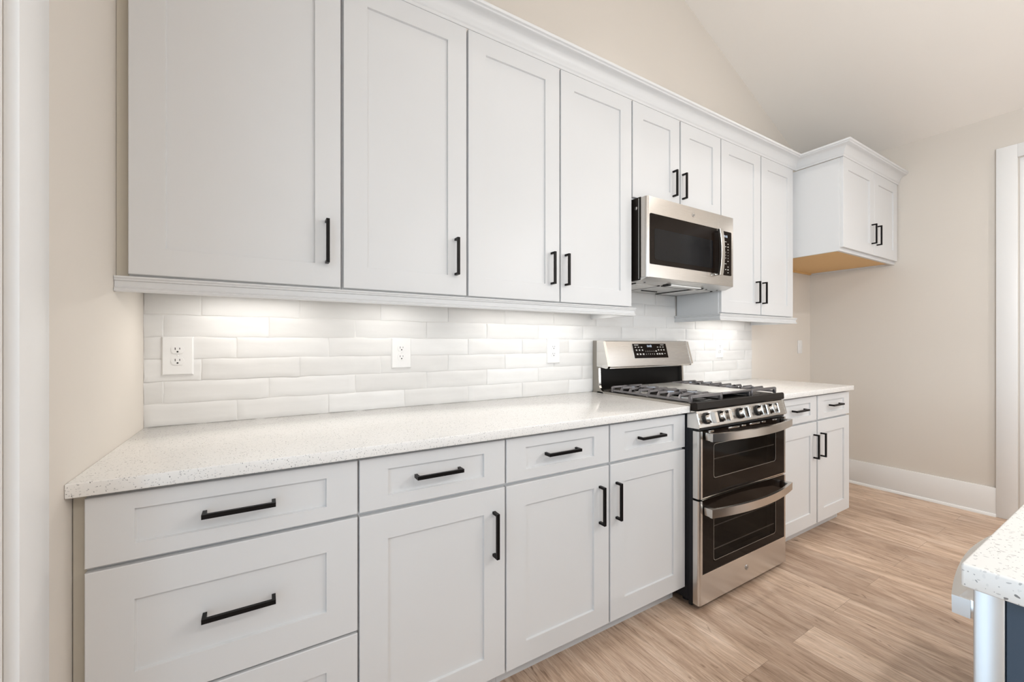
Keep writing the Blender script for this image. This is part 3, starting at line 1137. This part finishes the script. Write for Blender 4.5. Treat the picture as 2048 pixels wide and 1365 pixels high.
for kx in (1.722, 1.828, 1.986, 2.146, 2.252):
    c0 = Vector((kx, (CPT[0] + CPB[0]) / 2, (CPT[1] + CPB[1]) / 2 + 0.001))
    k0 = MB().lathe(c0, nrm, [(0.0262, 0.0), (0.0262, 0.008), (0.0235, 0.011)], 32).obj('knob_bezel', M['slot'], cp)
    mb = MB().lathe(c0 + nrm * 0.0100, nrm, [(0.0220, 0), (0.0235, 0.002), (0.0228, 0.014), (0.0238, 0.016), (0.0238, 0.018), (0.0205, 0.021), (0, 0.0215)], 40)
    up = dvec
    side = Vector((1, 0, 0))
    o_ = c0 + nrm * 0.031
    secs = []
    for hh, ww, ll in ((0.0, 0.0125, 0.0232), (0.004, 0.0108, 0.0240), (0.020, 0.0100, 0.0238), (0.0225, 0.0082, 0.0220)):
        secs.append([o_ + nrm * hh + side * (ww * sx) + up * (ll * sz) for sx, sz in ((-1, -1), (1, -1), (1, 1), (-1, 1))])
    mb.loft(secs)
    mb.obj('knob', M['chrome'], cp)
for kx in (1.690, 1.795, 1.954, 2.112, 2.220):
    c0 = Vector((kx, (CPT[0] + CPB[0]) / 2, (CPT[1] + CPB[1]) / 2)) + dvec * 0.024 + nrm * 0.0003
    MB().lathe(c0, nrm, [(0.0018, 0), (0.0018, 0.0004)], 10).obj('dial_mark', M['slot'], cp)

# vent strip between the panel and the upper door
b_ = MB().box(RX0 + 0.008, RX1 - 0.008, -0.690, -0.640, 0.806, 0.816)
b_.obj('vent_gap', M['slot'], rg)


def oven_door(name, z0_, z1_, gz0, gz1, wz0, wz1, zracks):
    yf, yb = -0.700, -0.668
    # stainless frame with rounded outer corners, open in the middle
    d_ = MB()
    r0 = 0.012
    side = [(RX0 + 0.001, yb), (RX0 + 0.001, yf + r0)] + \
           [(RX0 + 0.001 + r0 * (1 - cos(a)), yf + r0 * (1 - sin(a))) for a in [k * pi / 16 for k in range(1, 9)]] + \
           [(RX0 + 0.024, yf), (RX0 + 0.024, yb)]
    d_.prism(side, 'z', z0_, z1_)
    d_.prism([(RX0 + RX1 - p[0], p[1]) for p in side], 'z', z0_, z1_)
    if gz0 > z0_ + 0.01:
        d_.box(RX0 + 0.024, RX1 - 0.024, yf, yb, z0_, gz0)
    d_.box(RX0 + 0.024, RX1 - 0.024, yb - 0.008, yb, z1_ - 0.004, z1_ + 0.0)
    d_.box(RX0 + 0.024, RX1 - 0.024, yb - 0.008, yb, z0_, z0_ + 0.002)
    dr = d_.obj(name, M['steelv'], rg)
    # black glass ring around the window
    gx0, gx1 = RX0 + 0.0245, RX1 - 0.0245
    wx0, wx1 = 1.765, 2.310
    g = MB()
    yg, yg2 = yf + 0.0015, yf + 0.010
    zt = gz1
    g.box(gx0, wx0, yg, yg2, gz0 + 0.0005, zt)
    g.box(wx1, gx1, yg, yg2, gz0 + 0.0005, zt)
    g.box(wx0, wx1, yg, yg2, gz0 + 0.0005, wz0)
    g.box(wx0, wx1, yg, yg2, wz1, zt)
    gg = g.obj('door_glass', M['bglass'], dr)
    gg['label'] = 'black glass'
    MB().box(wx0, wx1, yg + 0.0008, yg + 0.004, wz0, wz1).obj('window_pane', M['tint'], dr)['label'] = 'tinted see-through pane'
    # bright rounded outline of the window opening
    o_ = MB()
    tw = 0.0028
    out_, in_ = rrect(wx0 + 0.001, wx1 - 0.001, wz0 + 0.001, wz1 - 0.001, 0.016), rrect(wx0 + 0.001 + tw, wx1 - 0.001 - tw, wz0 + 0.001 + tw, wz1 - 0.001 - tw, 0.0135)
    k_ = len(out_)
    for i in range(k_):
        p, q, p2, q2 = out_[i], out_[(i + 1) % k_], in_[i], in_[(i + 1) % k_]
        o_.loft([[(p[0], yf + 0.0012, p[1]), (p2[0], yf + 0.0012, p2[1]), (p2[0], yf + 0.003, p2[1]), (p[0], yf + 0.003, p[1])],
                 [(q[0], yf + 0.0012, q[1]), (q2[0], yf + 0.0012, q2[1]), (q2[0], yf + 0.003, q2[1]), (q[0], yf + 0.003, q[1])]])
    o_.obj('window_trim', M['sealgrey'], dr)
    # thin steel lines round the glass
    o_ = MB()
    o_.box(RX0 + 0.0235, RX1 - 0.0235, yf - 0.0008, yf + 0.002, gz0 - 0.003, gz0 + 0.001)
    o_.obj('glass_edge', M['chrome'], dr)
    # cavity with a rack behind the pane
    cv = MB()
    y1 = -0.642
    cv.box(wx0 - 0.02, wx1 + 0.02, y1 - 0.001, y1 + 0.001, wz0 - 0.02, wz1 + 0.02)
    cv.obj('inner_pane', M['cavity'], dr)
    rk = MB()
    for zr in zracks:
        MB().box(wx0 + 0.002, wx1 - 0.002, -0.690, -0.6865, zr, zr + 0.0032).obj('rack', M['rackgrey'], dr)
    return dr


# body needs an opening look: doors carry their own cavity in front of the body
du = oven_door('upper_oven_door', 0.502, 0.804, 0.505, 0.803, 0.579, 0.740, (0.662,))
bow_handle(du, 1.690, 2.384, 0.782, 0.036, -0.744, -0.786, -0.700)
dl = oven_door('lower_oven_door', 0.026, 0.492, 0.161, 0.491, 0.200, 0.410, (0.352, 0.245))
bow_handle(dl, 1.686, 2.384, 0.448, 0.038, -0.744, -0.786, -0.700)
badge(dl, 2.032, -0.7001, 0.098, 0.0125)
# slots and steel lip along the top of the upper door
for a, c_, zz in ((1.72, 1.76, 0.7995), (1.875, 1.965, 0.7990), (1.985, 2.02, 0.7990), (2.055, 2.145, 0.7990), (2.165, 2.20, 0.7990), (2.27, 2.31, 0.7990)):
    MB().box(a, c_, -0.7045, -0.6980, zz - 0.0035, zz + 0.0035, 0.001).obj('vent_slot', M['chrome'], du)['label'] = 'bright vent slot'
MB().box(RX0 + 0.0245, RX1 - 0.0245, -0.7005, -0.690, 0.495, 0.4985).obj('lip', M['chrome'], dl)

# backguard: side profile then slanted console
side = [(-0.012, 0.900), (-0.012, 1.214), (-0.060, 1.214), (-0.060, 1.06), (-0.064, 0.955), (-0.070, 0.940), (-0.085, 0.926), (-0.100, 0.915), (-0.100, 0.900)]
bgd = MB().prism(side, 'x', RX0, RX0 + 0.014).prism(side, 'x', RX1 - 0.014, RX1).box(RX0 + 0.014, RX1 - 0.014, -0.040, -0.012, 0.900, 1.214)
bg_o = bgd.obj('backguard', M['steel_dark'], rg)
MB().box(RX0 + 0.0142, RX1 - 0.0142, -0.046, -0.0405, 0.926, 1.10).obj('back_recess', M['enamel'], bg_o)['label'] = 'black recessed back'
con = [(-0.046, 1.212), (-0.088, 1.212), (-0.096, 1.208), (-0.134, 1.068), (-0.132, 1.060), (-0.122, 1.057), (-0.046, 1.066)]
co = MB().prism(con, 'x', RX0 + 0.001, RX1 - 0.001).bevel(0.004, 3, 25).obj('console', M['steel'], bg_o)
for xa, xb in ((RX0 - 0.0005, RX0 + 0.017), (RX1 - 0.017, RX1 + 0.0005)):
    MB().prism([(-0.046, 1.2128), (-0.088, 1.2135), (-0.0985, 1.209), (-0.1375, 1.067), (-0.134, 1.057), (-0.122, 1.054), (-0.046, 1.064)], 'x', xa, xb).bevel(0.004, 3, 25).obj('end_cap', M['chrome'], co)
MB().box(RX0 + 0.018, RX1 - 0.018, -0.1335, -0.1305, 1.0545, 1.0580).obj('lip', M['chrome'], co)
for xa in (RX0 - 0.0004, RX1 - 0.0146):
    eb = MB()
    ep = [(-0.0605, 1.055), (-0.0625, 1.00), (-0.0645, 0.955), (-0.0705, 0.940), (-0.0855, 0.9265), (-0.1005, 0.9165)]
    for p, q in zip(ep, ep[1:]):
        eb.loft([[(xa, p[0] - 0.001, p[1]), (xa + 0.015, p[0] - 0.001, p[1]), (xa + 0.015, p[0] + 0.002, p[1] + 0.001), (xa, p[0] + 0.002, p[1] + 0.001)],
                 [(xa, q[0] - 0.001, q[1]), (xa + 0.015, q[0] - 0.001, q[1]), (xa + 0.015, q[0] + 0.002, q[1] + 0.001), (xa, q[0] + 0.002, q[1] + 0.001)]])
    eb.obj('edge_trim', M['chrome'], bg_o)
# control display on the console
cd_ = Vector((0, -0.134 + 0.096, 1.068 - 1.208)).normalized()
cn_ = Vector((0, cd_.z, -cd_.y))
if cn_.y > 0:
    cn_ = -cn_
tilt = math.atan2(0.038, 0.14)


def con_pt(x, s_, off=0.0):
    """s_: distance down the sloped console face from its top edge"""
    return Vector((x, -0.096, 1.208)) + cd_ * s_ + cn_ * off


dm = MB()
dx0, dx1, ds0, ds1 = 1.884, 2.186, 0.014, 0.104
secs = []
for off, g in ((-0.002, 0.0), (0.0022, 0.0), (0.0028, 0.001)):
    secs.append([con_pt(dx0 + g, ds0 + g, off), con_pt(dx1 - g, ds0 + g, off), con_pt(dx1 - g, ds1 - g, off), con_pt(dx0 + g, ds1 - g, off)])
dm.loft(secs)
dp = dm.obj('display_panel', M['bglass'], co, smooth=False)
dm = MB()
for a, c_, e, f in ((dx0 - 0.0025, dx0, ds0, ds1 + 0.002), (dx1, dx1 + 0.0025, ds0, ds1 + 0.002), (dx0 - 0.002, dx1 + 0.002, ds1, ds1 + 0.0025)):
    dm.loft([[con_pt(a, e, o2), con_pt(c_, e, o2), con_pt(c_, f, o2), con_pt(a, f, o2)] for o2 in (-0.001, 0.003)])
dm.obj('panel_rim', M['chrome'], dp)


def con_m(x, s_):
    p = con_pt(x, s_, 0.0032)
    return Matrix.Translation(p) @ Matrix.Rotation(pi / 2 - math.atan2(-cd_.y, -cd_.z) * -1, 4, 'X')


def con_text(mb, txt, size, x, s_):
    X = Vector((1, 0, 0))
    Y = -cd_
    Z = X.cross(Y)
    p = con_pt(x, s_, 0.0031)
    mt = Matrix(((X.x, Y.x, Z.x, p.x), (X.y, Y.y, Z.y, p.y), (X.z, Y.z, Z.z, p.z), (0, 0, 0, 1)))
    add_text(mb, txt, size, mt)


mb = MB()
con_text(mb, '11:12', 0.019, 2.030, 0.030)
mb.obj('clock_digits', M['led'], dp)['label'] = 'glowing clock digits'
mb = MB()


def con_mark(x, s_, w_, h_):
    a, c_, e, f = x - w_ / 2, x + w_ / 2, s_ - h_ / 2, s_ + h_ / 2
    mb.loft([[con_pt(a, e, o2), con_pt(c_, e, o2), con_pt(c_, f, o2), con_pt(a, f, o2)] for o2 in (0.0026, 0.0032)])


con_mark(1.918, 0.0225, 0.036, 0.004)
con_mark(2.148, 0.0225, 0.032, 0.003)
for x in (1.908, 1.934, 1.960, 2.105, 2.130, 2.155):
    con_mark(x, 0.036, 0.012, 0.0045)
for x in (1.912, 1.938, 1.964, 2.108, 2.133, 2.158):
    con_mark(x, 0.054, 0.010, 0.008)
for x in (1.914, 1.940, 1.966, 2.090, 2.112, 2.134):
    con_mark(x, 0.079, 0.013, 0.009)
con_mark(2.160, 0.078, 0.012, 0.003)
for i, x in enumerate((1.991, 2.009, 2.027, 2.045, 2.063)):
    con_text(mb, str(i + 1), 0.011, x, 0.0625)
    con_text(mb, str((i + 6) % 10), 0.011, x, 0.080)
con_mark(2.084, 0.061, 0.012, 0.008)
mb.obj('panel_marks', M['mark'], dp)['label'] = 'pale printed keys and numbers'

# burners under the grates
for bx, by, br_ in ((1.785, -0.255, 0.034), (1.785, -0.510, 0.044), (2.037, -0.385, 0.040), (2.289, -0.255, 0.034), (2.289, -0.510, 0.044)):
    bo = MB().lathe((bx, by, 0.926), (0, 0, 1), [(br_ + 0.012, 0), (br_ + 0.010, 0.003), (br_, 0.004), (br_, 0.010), (br_ - 0.004, 0.012)], 28).obj('burner', M['grey'], rg)
    MB().lathe((bx, by, 0.9375), (0, 0, 1), [(br_ - 0.003, 0), (br_ - 0.002, 0.005), (br_ - 0.006, 0.008), (0, 0.008)], 28).obj('burner_cap', M['enamel'], bo)


# cast-iron grates
def grate(x0, x1, centres):
    g = MB()
    zt, zr = 0.9595, 0.9345
    ya, yb_ = -0.646, -0.160
    bw = 0.0095

    def bar(p, q, w_=bw, h_=0.010, z=zt):
        p, q = Vector(p), Vector(q)
        dr_ = (q - p).normalized()
        sd = Vector((-dr_.y, dr_.x, 0)) * (w_ / 2)
        up = Vector((0, 0, 1))
        g.loft([[c_ + sd * 1.15 - up * h_, c_ - sd * 1.15 - up * h_, c_ - sd * 0.75, c_ + sd * 0.75] for c_ in (Vector((p.x, p.y, z)), Vector((q.x, q.y, z)))])
    # low side rails and their feet
    bar((x0, ya, 0), (x0, yb_, 0), 0.010, 0.010, zr + 0.006)
    bar((x1, ya, 0), (x1, yb_, 0), 0.010, 0.010, zr + 0.006)
    for x in (x0, x1):
        for y in (ya, (ya + yb_) / 2, yb_):
            g.box(x - 0.006, x + 0.006, y - 0.006, y + 0.006, 0.9262, zr + 0.004)
    # front and rear rails, high
    bar((x0, ya, 0), (x1, ya, 0), 0.012, 0.012)
    bar((x0, yb_, 0), (x1, yb_, 0), 0.010, 0.010)
    for x in (x0, x1):
        for y in (ya, yb_):
            g.box(x - 0.009, x + 0.009, y - 0.007, y + 0.007, zr - 0.006, zt - 0.002, 0.004)
    # fingers rising from the rails and reaching in
    nf_ = 8
    for k in range(nf_ + 1):
        y = ya + (yb_ - ya) * k / nf_
        if k in (0, nf_):
            continue
        for x, s_ in ((x0, 1), (x1, -1)):
            near = min(abs(y - c_) for c_ in centres)
            ln = 0.082 if near < 0.045 else (x1 - x0) / 2
            # rising foot
            g.loft([[(x - s_ * 0.004, y - bw * 0.9, zr), (x - s_ * 0.004, y + bw * 0.9, zr), (x + s_ * 0.006, y + bw * 0.9, zr), (x + s_ * 0.006, y - bw * 0.9, zr)],
                    [(x + s_ * 0.002, y - bw * 0.5, zr + 0.014), (x + s_ * 0.002, y + bw * 0.5, zr + 0.014), (x + s_ * 0.011, y + bw * 0.5, zr + 0.014), (x + s_ * 0.011, y - bw * 0.5, zr + 0.014)],
                    [(x + s_ * 0.010, y - bw * 0.4, zt), (x + s_ * 0.010, y + bw * 0.4, zt), (x + s_ * 0.020, y + bw * 0.4, zt - 0.002), (x + s_ * 0.020, y - bw * 0.4, zt - 0.002)]])
            bar((x + s_ * 0.010, y, 0), (x + s_ * ln, y, 0))
    xm = (x0 + x1) / 2
    for c_ in centres:
        for s_ in (-1, 1):
            bar((xm, c_ + s_ * 0.028, 0), (xm, c_ + s_ * 0.118, 0))
            for t_ in (-1, 1):
                bar((xm + t_ * 0.022, c_ + s_ * 0.022, 0), (xm + t_ * 0.055, c_ + s_ * 0.055, 0), 0.006)
    return g


g = grate(1.672, 1.900, (-0.255, -0.510))
g.obj('grate', M['iron'], rg)
g = grate(2.174, 2.402, (-0.255, -0.510))
g.obj('grate', M['iron'], rg)
# centre section: frame with a flat griddle on top
g = MB()
g.box(1.908, 2.166, -0.652, -0.640, 0.9475, 0.9595, 0.003)
g.box(1.910, 1.920, -0.640, -0.165, 0.930, 0.948, 0.002)
g.box(2.154, 2.164, -0.640, -0.165, 0.930, 0.948, 0.002)
for x in (1.915, 2.159):
    for y in (-0.640, -0.170):
        g.box(x - 0.007, x + 0.007, y - 0.007, y + 0.007, 0.9262, 0.950, 0.002)
g.obj('grate', M['iron'], rg)
b_ = MB()
b_.box(1.906, 2.168, -0.636, -0.160, 0.9485, 0.9560, 0.003)
M['griddle'] = mat('griddle_plate', (0.56, 0.55, 0.52), 0.34, 0.35)
b_.obj('griddle', M['griddle'], rg)['label'] = 'flat pale grey griddle plate'

# ------------------------------------------------------------------ microwave
MX0, MX1, MYF, MZ0, MZ1 = 1.6570, 2.4120, -0.410, 1.536, 1.946
mw = thing('microwave', 'stainless steel over-the-range microwave below the short wall cabinet', 'microwave', ((MX0 + MX1) / 2, -0.2, 1.520))
b_ = MB().box(MX0 + 0.002, MX1 - 0.002, -0.366, -0.010, 1.524, 1.9515, 0.001)
bd = b_.obj('microwave_body', M['enamel_front'], mw)
b_ = MB().box(MX0 + 0.0005, MX0 + 0.0025, -0.3575, -0.3545, 1.53, 1.945)
b_.obj('side_groove', M['grey'], bd)
MB().lathe((MX0 + 0.002, -0.338, 1.898), (-1, 0, 0), [(0.009, 0), (0.009, 0.002), (0.004, 0.003)], 16).obj('side_bolt', M['chrome'], bd)
SEAM = 2.2625


def rounded_front(x0, x1, left, right):
    pts = [(x0, -0.372)]
    r0 = 0.018
    if left:
        pts += [(x0 + r0 * (1 - cos(a)), MYF + r0 * (1 - sin(a))) for a in [k * pi / 16 for k in range(0, 9)]]
    else:
        pts += [(x0, MYF)]
    if right:
        r0 = 0.005
        pts += [(x1 - r0 * (1 - cos(a)), MYF + r0 * (1 - sin(a))) for a in [k * pi / 16 for k in range(8, -1, -1)]]
    else:
        pts += [(x1, MYF)]
    pts += [(x1, -0.372)]
    return pts


md = MB().prism(rounded_front(MX0, SEAM - 0.0012, True, False), 'z', MZ0, MZ1).obj('door', M['steel'], mw)
mc = MB().prism(rounded_front(SEAM + 0.0012, MX1, False, True), 'z', MZ0, MZ1).obj('control_panel', M['steel'], mw)
MB().box(SEAM - 0.0012, SEAM + 0.0012, MYF + 0.0002, -0.372, MZ0 + 0.001, MZ1 - 0.001).obj('seam', M['chrome'], mw)


gl_ = MB().prism(rrect(1.678, SEAM - 0.0015, 1.602, 1.860, 0.008), 'y', MYF + 0.001, MYF - 0.0022).obj('door_glass', M['bglass'], md)
MB().prism(rrect(1.710, 2.205, 1.627, 1.786, 0.012), 'y', MYF - 0.0022, MYF - 0.0030).obj('window', M['mwindow'], md)
MB().prism(rrect(SEAM + 0.0015, 2.388, 1.598, 1.856, 0.006), 'y', MYF + 0.001, MYF - 0.0022).obj('key_panel', M['bglass'], mc)
mb = MB()
add_text(mb, '11:12', 0.017, front_mtx(2.3280, MYF - 0.0026, 1.826))
mb.obj('clock_digits', M['led'], mc)['label'] = 'glowing clock digits'
mb = MB()


def mmark(x, z, w_, h_):
    mb.box(x - w_ / 2, x + w_ / 2, MYF - 0.0027, MYF - 0.0022, z - h_ / 2, z + h_ / 2)


mmark(2.322, 1.795, 0.030, 0.003)
for i in range(11):
    z = 1.783 - i * 0.0168
    for k, x in enumerate((2.305, 2.330, 2.353)):
        if i in (3, 4, 5):
            add_text(mb, str((i - 3) * 3 + k + 1), 0.010, front_mtx(x, MYF - 0.0026, z))
        elif i == 7:
            if k == 1:
                mmark(2.322, z, 0.030, 0.0028)
        elif k != 1 or i % 2:
            mmark(x, z, 0.010, 0.006 if (i + k) % 2 else 0.004)
mb.obj('panel_marks', M['mark'], mc)['label'] = 'pale printed keys'
badge(md, 2.031, MYF - 0.0001, 1.905, 0.0115)
# vertical bar handle, very slightly bowed towards the keys
mb = MB()
secs = []
K = 16
for i in range(K + 1):
    u = i / K
    z = 1.588 + (1.850 - 1.588) * u
    k = 1 - (2 * u - 1) ** 2
    xx = 2.236 + 0.012 * k
    yo = -0.438 - 0.004 * k
    secs.append([(xx - 0.016, yo + 0.006, z), (xx - 0.016, yo - 0.006, z), (xx - 0.014, yo - 0.008, z), (xx + 0.014, yo - 0.008, z), (xx + 0.015, yo - 0.006, z), (xx + 0.014, yo + 0.006, z)])
mb.loft(secs)
for z in (1.5885, 1.838):
    mb.box(2.2225, 2.2475, -0.436, MYF - 0.002, z, z + 0.011, 0.002)
mb.obj('handle', M['barsteel'], md)
# underside: light pan, filters, cook light
un = MB().prism([(-0.4085, 1.5355), (-0.362, 1.5195), (-0.012, 1.5195), (-0.012, 1.5235), (-0.3675, 1.5235), (-0.3675, 1.5355)], 'x', MX0 + 0.002, MX1 - 0.002).obj('underside', M['grey'], mw)
for a, c_ in ((MX0 + 0.045, MX0 + 0.225), (MX1 - 0.225, MX1 - 0.045)):
    fo = MB().box(a, c_, -0.290, -0.040, 1.5155, 1.5193, 0.001).obj('filter', M['filter'], un)
    f_ = MB()
    for k in range(2):
        f_.box(a - 0.008 + k * (c_ - a + 0.008), a + k * (c_ - a + 0.008), -0.300, -0.030, 1.5150, 1.5194)
    f_.box(a - 0.008, c_ + 0.008, -0.038, -0.030, 1.5150, 1.5194)
    f_.obj('filter_frame', M['slot'], fo)
MB().box(1.905, 2.170, -0.365, -0.315, 1.5120, 1.5194, 0.003).obj('lamp_cover', M['lens'], un)
for x0_, x1_, y0_, y1_, zz in ((1.885, 1.905, -0.362, -0.320, 1.5110), (2.170, 2.190, -0.362, -0.320, 1.5110)):
    MB().box(x0_, x1_, y0_, y1_, zz, 1.5194, 0.002).obj('clip', M['slot'], un)['label'] = 'black clip'
for x0_, x1_, y0_, y1_, zz in ((1.905, 2.180, -0.300, -0.294, 1.5150), (1.960, 2.100, -0.110, -0.104, 1.5150)):
    MB().box(x0_, x1_, y0_, y1_, zz, 1.5194).obj('groove', M['slot'], un)['label'] = 'dark groove'
for x, y in ((1.72, -0.34), (1.88, -0.358), (1.94, -0.356), (2.20, -0.355), (2.26, -0.335), (2.35, -0.345)):
    MB().lathe((x, y, 1.5194), (0, 0, -1), [(0.005, 0), (0.005, 0.002)], 10).obj('screw', M['slot'], un)

# ------------------------------------------------------------------ island with dishwasher
b_ = MB().box(0.776, 2.65, -2.70, -1.677, 0.884, 0.914, 0.003, 3)
tag(b_.obj('countertop', M['quartz']), 'white speckled quartz island countertop corner at the lower right', 'countertop')
t_ = thing('island_cabinet', 'dark navy kitchen island base under the quartz top', 'cabinet', (1.9, -2.2, 0))
b_ = MB()
b_.box(0.800, 0.820, -2.66, -1.712, 0.0, 0.8835, 0.001)
b_.box(0.820, 2.62, -2.66, -2.635, 0.0, 0.8835)
b_.box(2.60, 2.62, -2.635, -1.712, 0.0, 0.8835)
b_.box(1.436, 2.60, -2.635, -1.712, 0.10, 0.8835)
b_.box(1.436, 2.60, -2.635, -1.79, 0.0, 0.10)
b_.obj('cabinet_body', M['navy'], t_)
for a, c_ in ((1.442, 2.015), (2.021, 2.595)):
    mb = shaker('door', t_, a, c_, 0.11, 0.875, -1.712, th=-0.0)
    bpy.data.objects.remove(mb)
    mb = MB().box(a, c_, -1.712, -1.693, 0.11, 0.875, 0.001)
    mb.obj('door', M['navy'], t_)
dw = thing('dishwasher', 'stainless dishwasher with bowed bar handle under the island countertop', 'dishwasher', (1.13, -2.0, 0))
MB().box(0.822, 1.434, -2.30, -1.713, 0.10, 0.875).obj('dishwasher_body', M['rangeside'], dw)
MB().box(0.822, 1.434, -2.20, -1.79, 0.0, 0.0995).obj('toe_kick', M['slot'], dw)
M['steel_l'] = steel('light_steel', (0.72, 0.73, 0.74), 0.35, 2)
dd = MB().box(0.799, 1.434, -1.7115, -1.6835, 0.105, 0.8800, 0.003).obj('door', M['steel_l'], dw)
hb = MB()
secs = []
K = 20
for i in range(K + 1):
    u = i / K
    x = 0.938 + 0.52 * u * 0.93
    yo = -1.635 + 0.025 * (1 - abs(2 * u - 1) ** 1.8)
    secs.append([(x, yo, 0.772), (x, yo + 0.0005, 0.800), (x, yo - 0.020, 0.801), (x, yo - 0.020, 0.772)])
hb.loft(secs)
hb.bevel(0.002, 2, 50)
for a in (0.939, 1.342):
    hb.box(a, a + 0.080, -1.684, -1.642, 0.7725, 0.801, 0.002)
hb.obj('handle', M['smooth'], dd)
